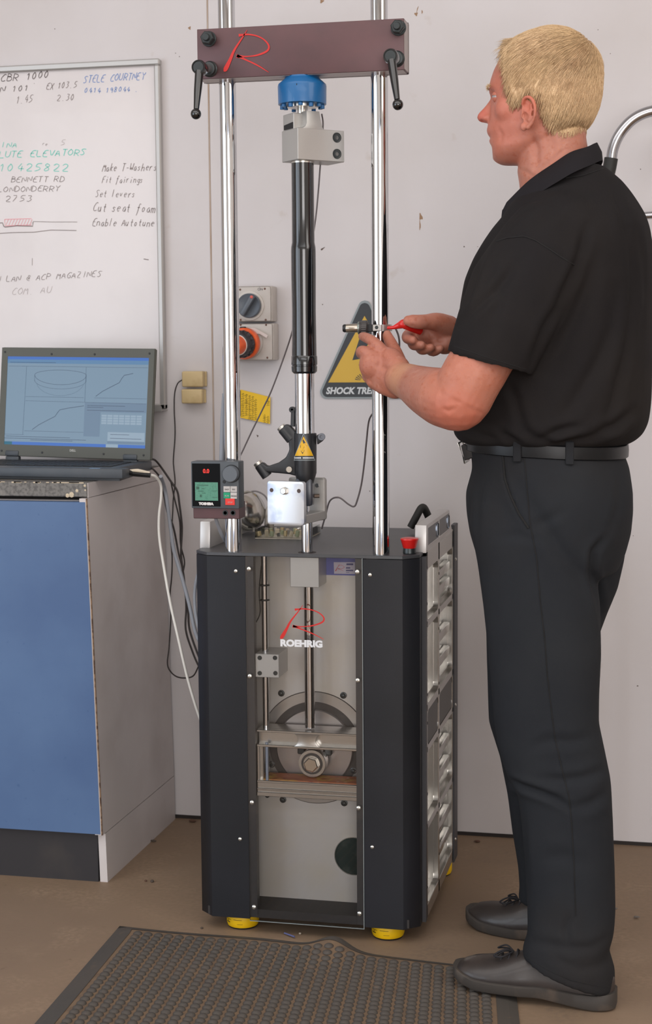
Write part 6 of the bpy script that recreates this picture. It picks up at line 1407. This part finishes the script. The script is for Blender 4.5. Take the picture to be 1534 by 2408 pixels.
tv = crease(tv, tn, [
 (n4([(598, 140), (620, 380), (640, 640), (690, 900), (720, 1250), (750, 1500), (768, 1760), (775, 1900)]), .0018, 2.2), (n5([(738, -60), (760, 160), (790, 400), (840, 620), (890, 820), (908, 1000), (925, 1300), (935, 1680)]), .0018, 2.2),
 (n4([(445, 165), (460, 330), (500, 450), (560, 580), (635, 695)]), .006, 3.0), (n4([(520, 300), (700, 600), (860, 850), (1000, 1040), (1090, 1160)]), .005, 16), (n4([(1190, 760), (1110, 860), (1095, 1000), (1130, 1150), (1170, 1360)]), .010, 8), (n4([(640, 680), (760, 640), (900, 560)]), .003, 10),
 (n4([(280, 300), (255, 520), (240, 800)]), .003, 9), (n4([(1310, 300), (1300, 520), (1230, 720)]), .004, 10), (n4([(420, 760), (560, 740), (700, 780)]), .002, 10),
 (n5([(440, 690), (560, 745), (700, 790), (800, 830), (890, 890)]), .010, 7), (n5([(640, 460), (760, 420), (900, 430), (1060, 400)]), .004, 12), (n5([(700, 690), (850, 700), (1000, 680), (1150, 620)]), .005, 10), (n5([(900, 900), (1050, 860), (1170, 780)]), .005, 12), (n5([(560, 900), (575, 1200), (595, 1500)]), .003, 8), (n5([(700, 1250), (850, 1230), (1000, 1290)]), .003, 16),
 (n5([(600, 1830), (750, 1850), (900, 1880), (1050, 1870), (1190, 1790)]), .0035, 10), (n5([(760, 1880), (830, 1960), (960, 2030), (1100, 2000), (1210, 1930)]), .002, 10), (n5([(900, 1900), (870, 1760), (900, 1650)]), .004, 9), (n5([(575, 1920), (740, 2020), (900, 2110), (1090, 2150)]), .0015, 2.5)])
tv = smooth(tv, te, 2, .4)
TROU = mat('charcoal_cotton_twill', '232529', .88, spec=.15, var=[(5, '282a2d', .4, .7), (2.2, '282524', .5, .75)], bump=[(800, .35, .0005), (30, .08, .002)])
npmesh('trousers', tv, tf, TROU, man)
tn = normals(tv, tf)
build(MB().tube(surf(tv, tn, n4([(598, 140), (620, 380), (640, 640), (690, 900), (720, 1250), (750, 1500), (768, 1760)])+n5([(760, 160), (790, 400), (840, 620), (890, 820), (908, 1000), (925, 1300), (935, 1650)])), .0010, 6, smooth=False), 'side_seam', SEAM, man, 60)
build(MB().tube(surf(tv, tn, n4([(445, 150), (460, 330), (500, 450), (560, 580), (632, 690)])), .0022, 8, smooth=False), 'pocket_opening', SEAM, man, 60)
build(MB().tube(surf(tv, tn, n5([(590, 1935), (740, 2030), (900, 2100), (1090, 2142), (1180, 2150)]), out=.0002), .0006, 6, smooth=False), 'hem_stitching', SEAM, man, 60)
for yc in (2.882, 3.165): build(MB().loft([sring(-.250, -.135, yc, .036, .045), sring(-.248, -.138, yc, .035, .10), sring(-.245, -.140, yc, .035, .17)]), 'sock', SEAM, man, 60)
# belt
BELT = mat('black_leather', '0e0f12', .36, spec=.3, coat=.0, bump=(90, .08))
def belt_ring(py, g=0, tilt=-.05): 
    r = pring(py, 1104, 1474, YM, .163, tilt=tilt, n=72); c = (sum(p[0] for p in r)/72, YM)
    return [(x+(x-c[0])*g, y+(y-c[1])*g, z) for x, y, z in r]
build(MB().loft([belt_ring(1034, .012), belt_ring(1036, .026), belt_ring(1049, .030), belt_ring(1063, .026), belt_ring(1065, .010), belt_ring(1050, .004), belt_ring(1034, .012)], cap=False), 'belt', BELT, man, 50)
for px, yy in ((1209, None), (1340, None)):
    q = [p for p in belt_ring(1049, .032)]; best = min((p for p in q if p[1] < YM), key=lambda p: abs(prj(np.array([p]))[0][0]-px)); c = V(best)
    b = MB().box(c.x-.0075, c.x+.0075, c.y-.004, c.y+.004, c.z-.021, c.z+.021, .0015, 1); build(b, 'belt_loop', TROU, man)
bc = V(belt_ring(1052, .03)[0]); 
b = MB(); x0 = bc.x-.006; bz0, bz1 = at(1110, 1088, Y=2.99)[2], at(1100, 1042, Y=2.99)[2]
b.tube([V((x0+.008, 2.985, bz0)), V((x0-.004, 2.985, bz1)), V((x0-.006, 3.06, bz1)), V((x0+.006, 3.06, bz0))], .0022, 10, closed=True, smooth=False); build(b, 'buckle', ZINC, man)
b = MB(); b.prism([V((x0+.008, 2.978, bz0+.004)), V((x0+.001, 2.978, bz1-.003)), V((x0+.034, 2.958, bz1-.003)), V((x0+.034, 2.958, bz0+.014))], (0, .05, 0), .002, 1); build(b, 'belt_end', mat('worn_belt_leather', '2e2c2c', .4, coat=.2), man)

# ---------------- shoes
LEA = mat('dull_black_leather', '2f2927', .42, spec=.5, coat=.1, var=(12, '3c332f', .45, .7), bump=[(60, .15, .001), (400, .15, .0004)]); SOLE = mat('dusty_rubber_sole', '3a3531', .7, var=(20, '564a40', .55, .75)); LACE = mat('black_lace', '1e1c20', .8)
def shoe(heel, toe, name='shoe', lift_=0.):
    hq, tq = V(heel), V(toe); d = (tq-hq); L_ = d.length; d.normalize(); s = V((-d.y, d.x, 0))   # s: left of travel
    def pt(u, w, z): return (hq+d*(u*L_)+s*w+V((0, 0, z+lift_*max(0, min(1, (u-.12)/.5)))))[:]
    us_ = .5-.5*np.cos(np.linspace(0, PI, 34)); hwid_ = lambda u: np.interp(u, [0, .012, .04, .10, .25, .45, .62, .75, .86, .93, .97, .99, 1], [.010, .018, .027, .034, .036, .039, .047, .050, .046, .037, .026, .015, .006])
    top = lambda u: np.interp(u, [0, .04, .12, .25, .38, .48, .60, .72, .84, .94, 1], [.055, .072, .082, .086, .088, .084, .068, .056, .051, .044, .030]); bot = lambda u: np.interp(u, [0, .2, .45, .6, .85, 1], [.004, .002, .006, .001, .004, .016])
    up_ = MB(); rings = []
    for u in us_:
        w = hwid_(u); t_ = top(u); z0 = bot(u)+.018; r = []
        for k in range(28):
            a_ = 2*PI*k/28; c, s_ = math.cos(a_), math.sin(a_); zz_ = z0+(t_-z0)*max(s_, 0)**.85 if s_ > 0 else z0+.006*s_; ww = w*abs(c)**.75*(1 if c > 0 else -1)*(1-.28*max(s_, 0)*(1 if u < .55 else .5)); r.append(pt(u, ww, zz_))
        rings.append(r)
    up_.loft(rings); uo = build(up_, name, LEA, man, 60)
    so = MB(); rings = []
    for u in .5-.5*np.cos(np.linspace(0, PI, 34)):
        w = hwid_(u)+.0045; z0 = bot(u); z1 = z0+np.interp(u, [0, .3, .5, 1], [.030, .025, .020, .020]); uu = -.012+u*1.024
        rings.append([pt(uu, -w*.96, z0), pt(uu, -w, z0+.003), pt(uu, -w, (z0+z1)/2-.001), pt(uu, -w*.97, (z0+z1)/2), pt(uu, -w, (z0+z1)/2+.002), pt(uu, -w, z1-.002), pt(uu, -w*.95, z1), pt(uu, w*.95, z1), pt(uu, w, z1-.002), pt(uu, w, z0+.003), pt(uu, w*.96, z0)])
    so.loft(rings); build(so, 'sole', SOLE, uo, 45)
    # toe seam and laces
    sm_ = [V(pt(u, -hwid_(u)*.80*k2, bot(u)+.018+(top(u)-bot(u)-.018)*.70)) for u, k2 in ((.97, .5), (.90, .95), (.80, 1.0), (.68, 1.02), (.60, 1.02))]
    build(MB().tube(sm_, .0012, 6), 'seam', LACE, uo, 60)
    for i, u in enumerate((.60, .65, .70)):
        z = top(u)+.001; build(MB().tube([V(pt(u, -.024, z-.012)), V(pt(u+.01, -.010, z+.001)), V(pt(u, .010, z+.001)), V(pt(u+.01, .024, z-.012))], .0018, 6, res=4), 'lace', LACE, uo, 60)
    b = MB(); c = V(pt(.63, 0, top(.63)+.004))
    for k2 in (-1, 1):
        b.tube([c, c+d*.016+s*.012*k2+V((0, 0, .006)), c+d*.034+s*.020*k2+V((0, 0, -.004)), c+d*.018+s*.024*k2+V((0, 0, -.004)), c], .0017, 6); b.tube([c, c+d*.018+s*.006*k2, c+d*.034+s*.010*k2+V((0, 0, -.012))], .0016, 6)
    build(b, 'lace_bow', LACE, uo, 60); b = MB()
    t_ = MB(); rings = []
    return uo
shoe((-.100, 2.866, 0), (-.400, 2.893, 0), lift_=.0165); shoe((-.128, 3.145, 0), (-.420, 3.250, 0))
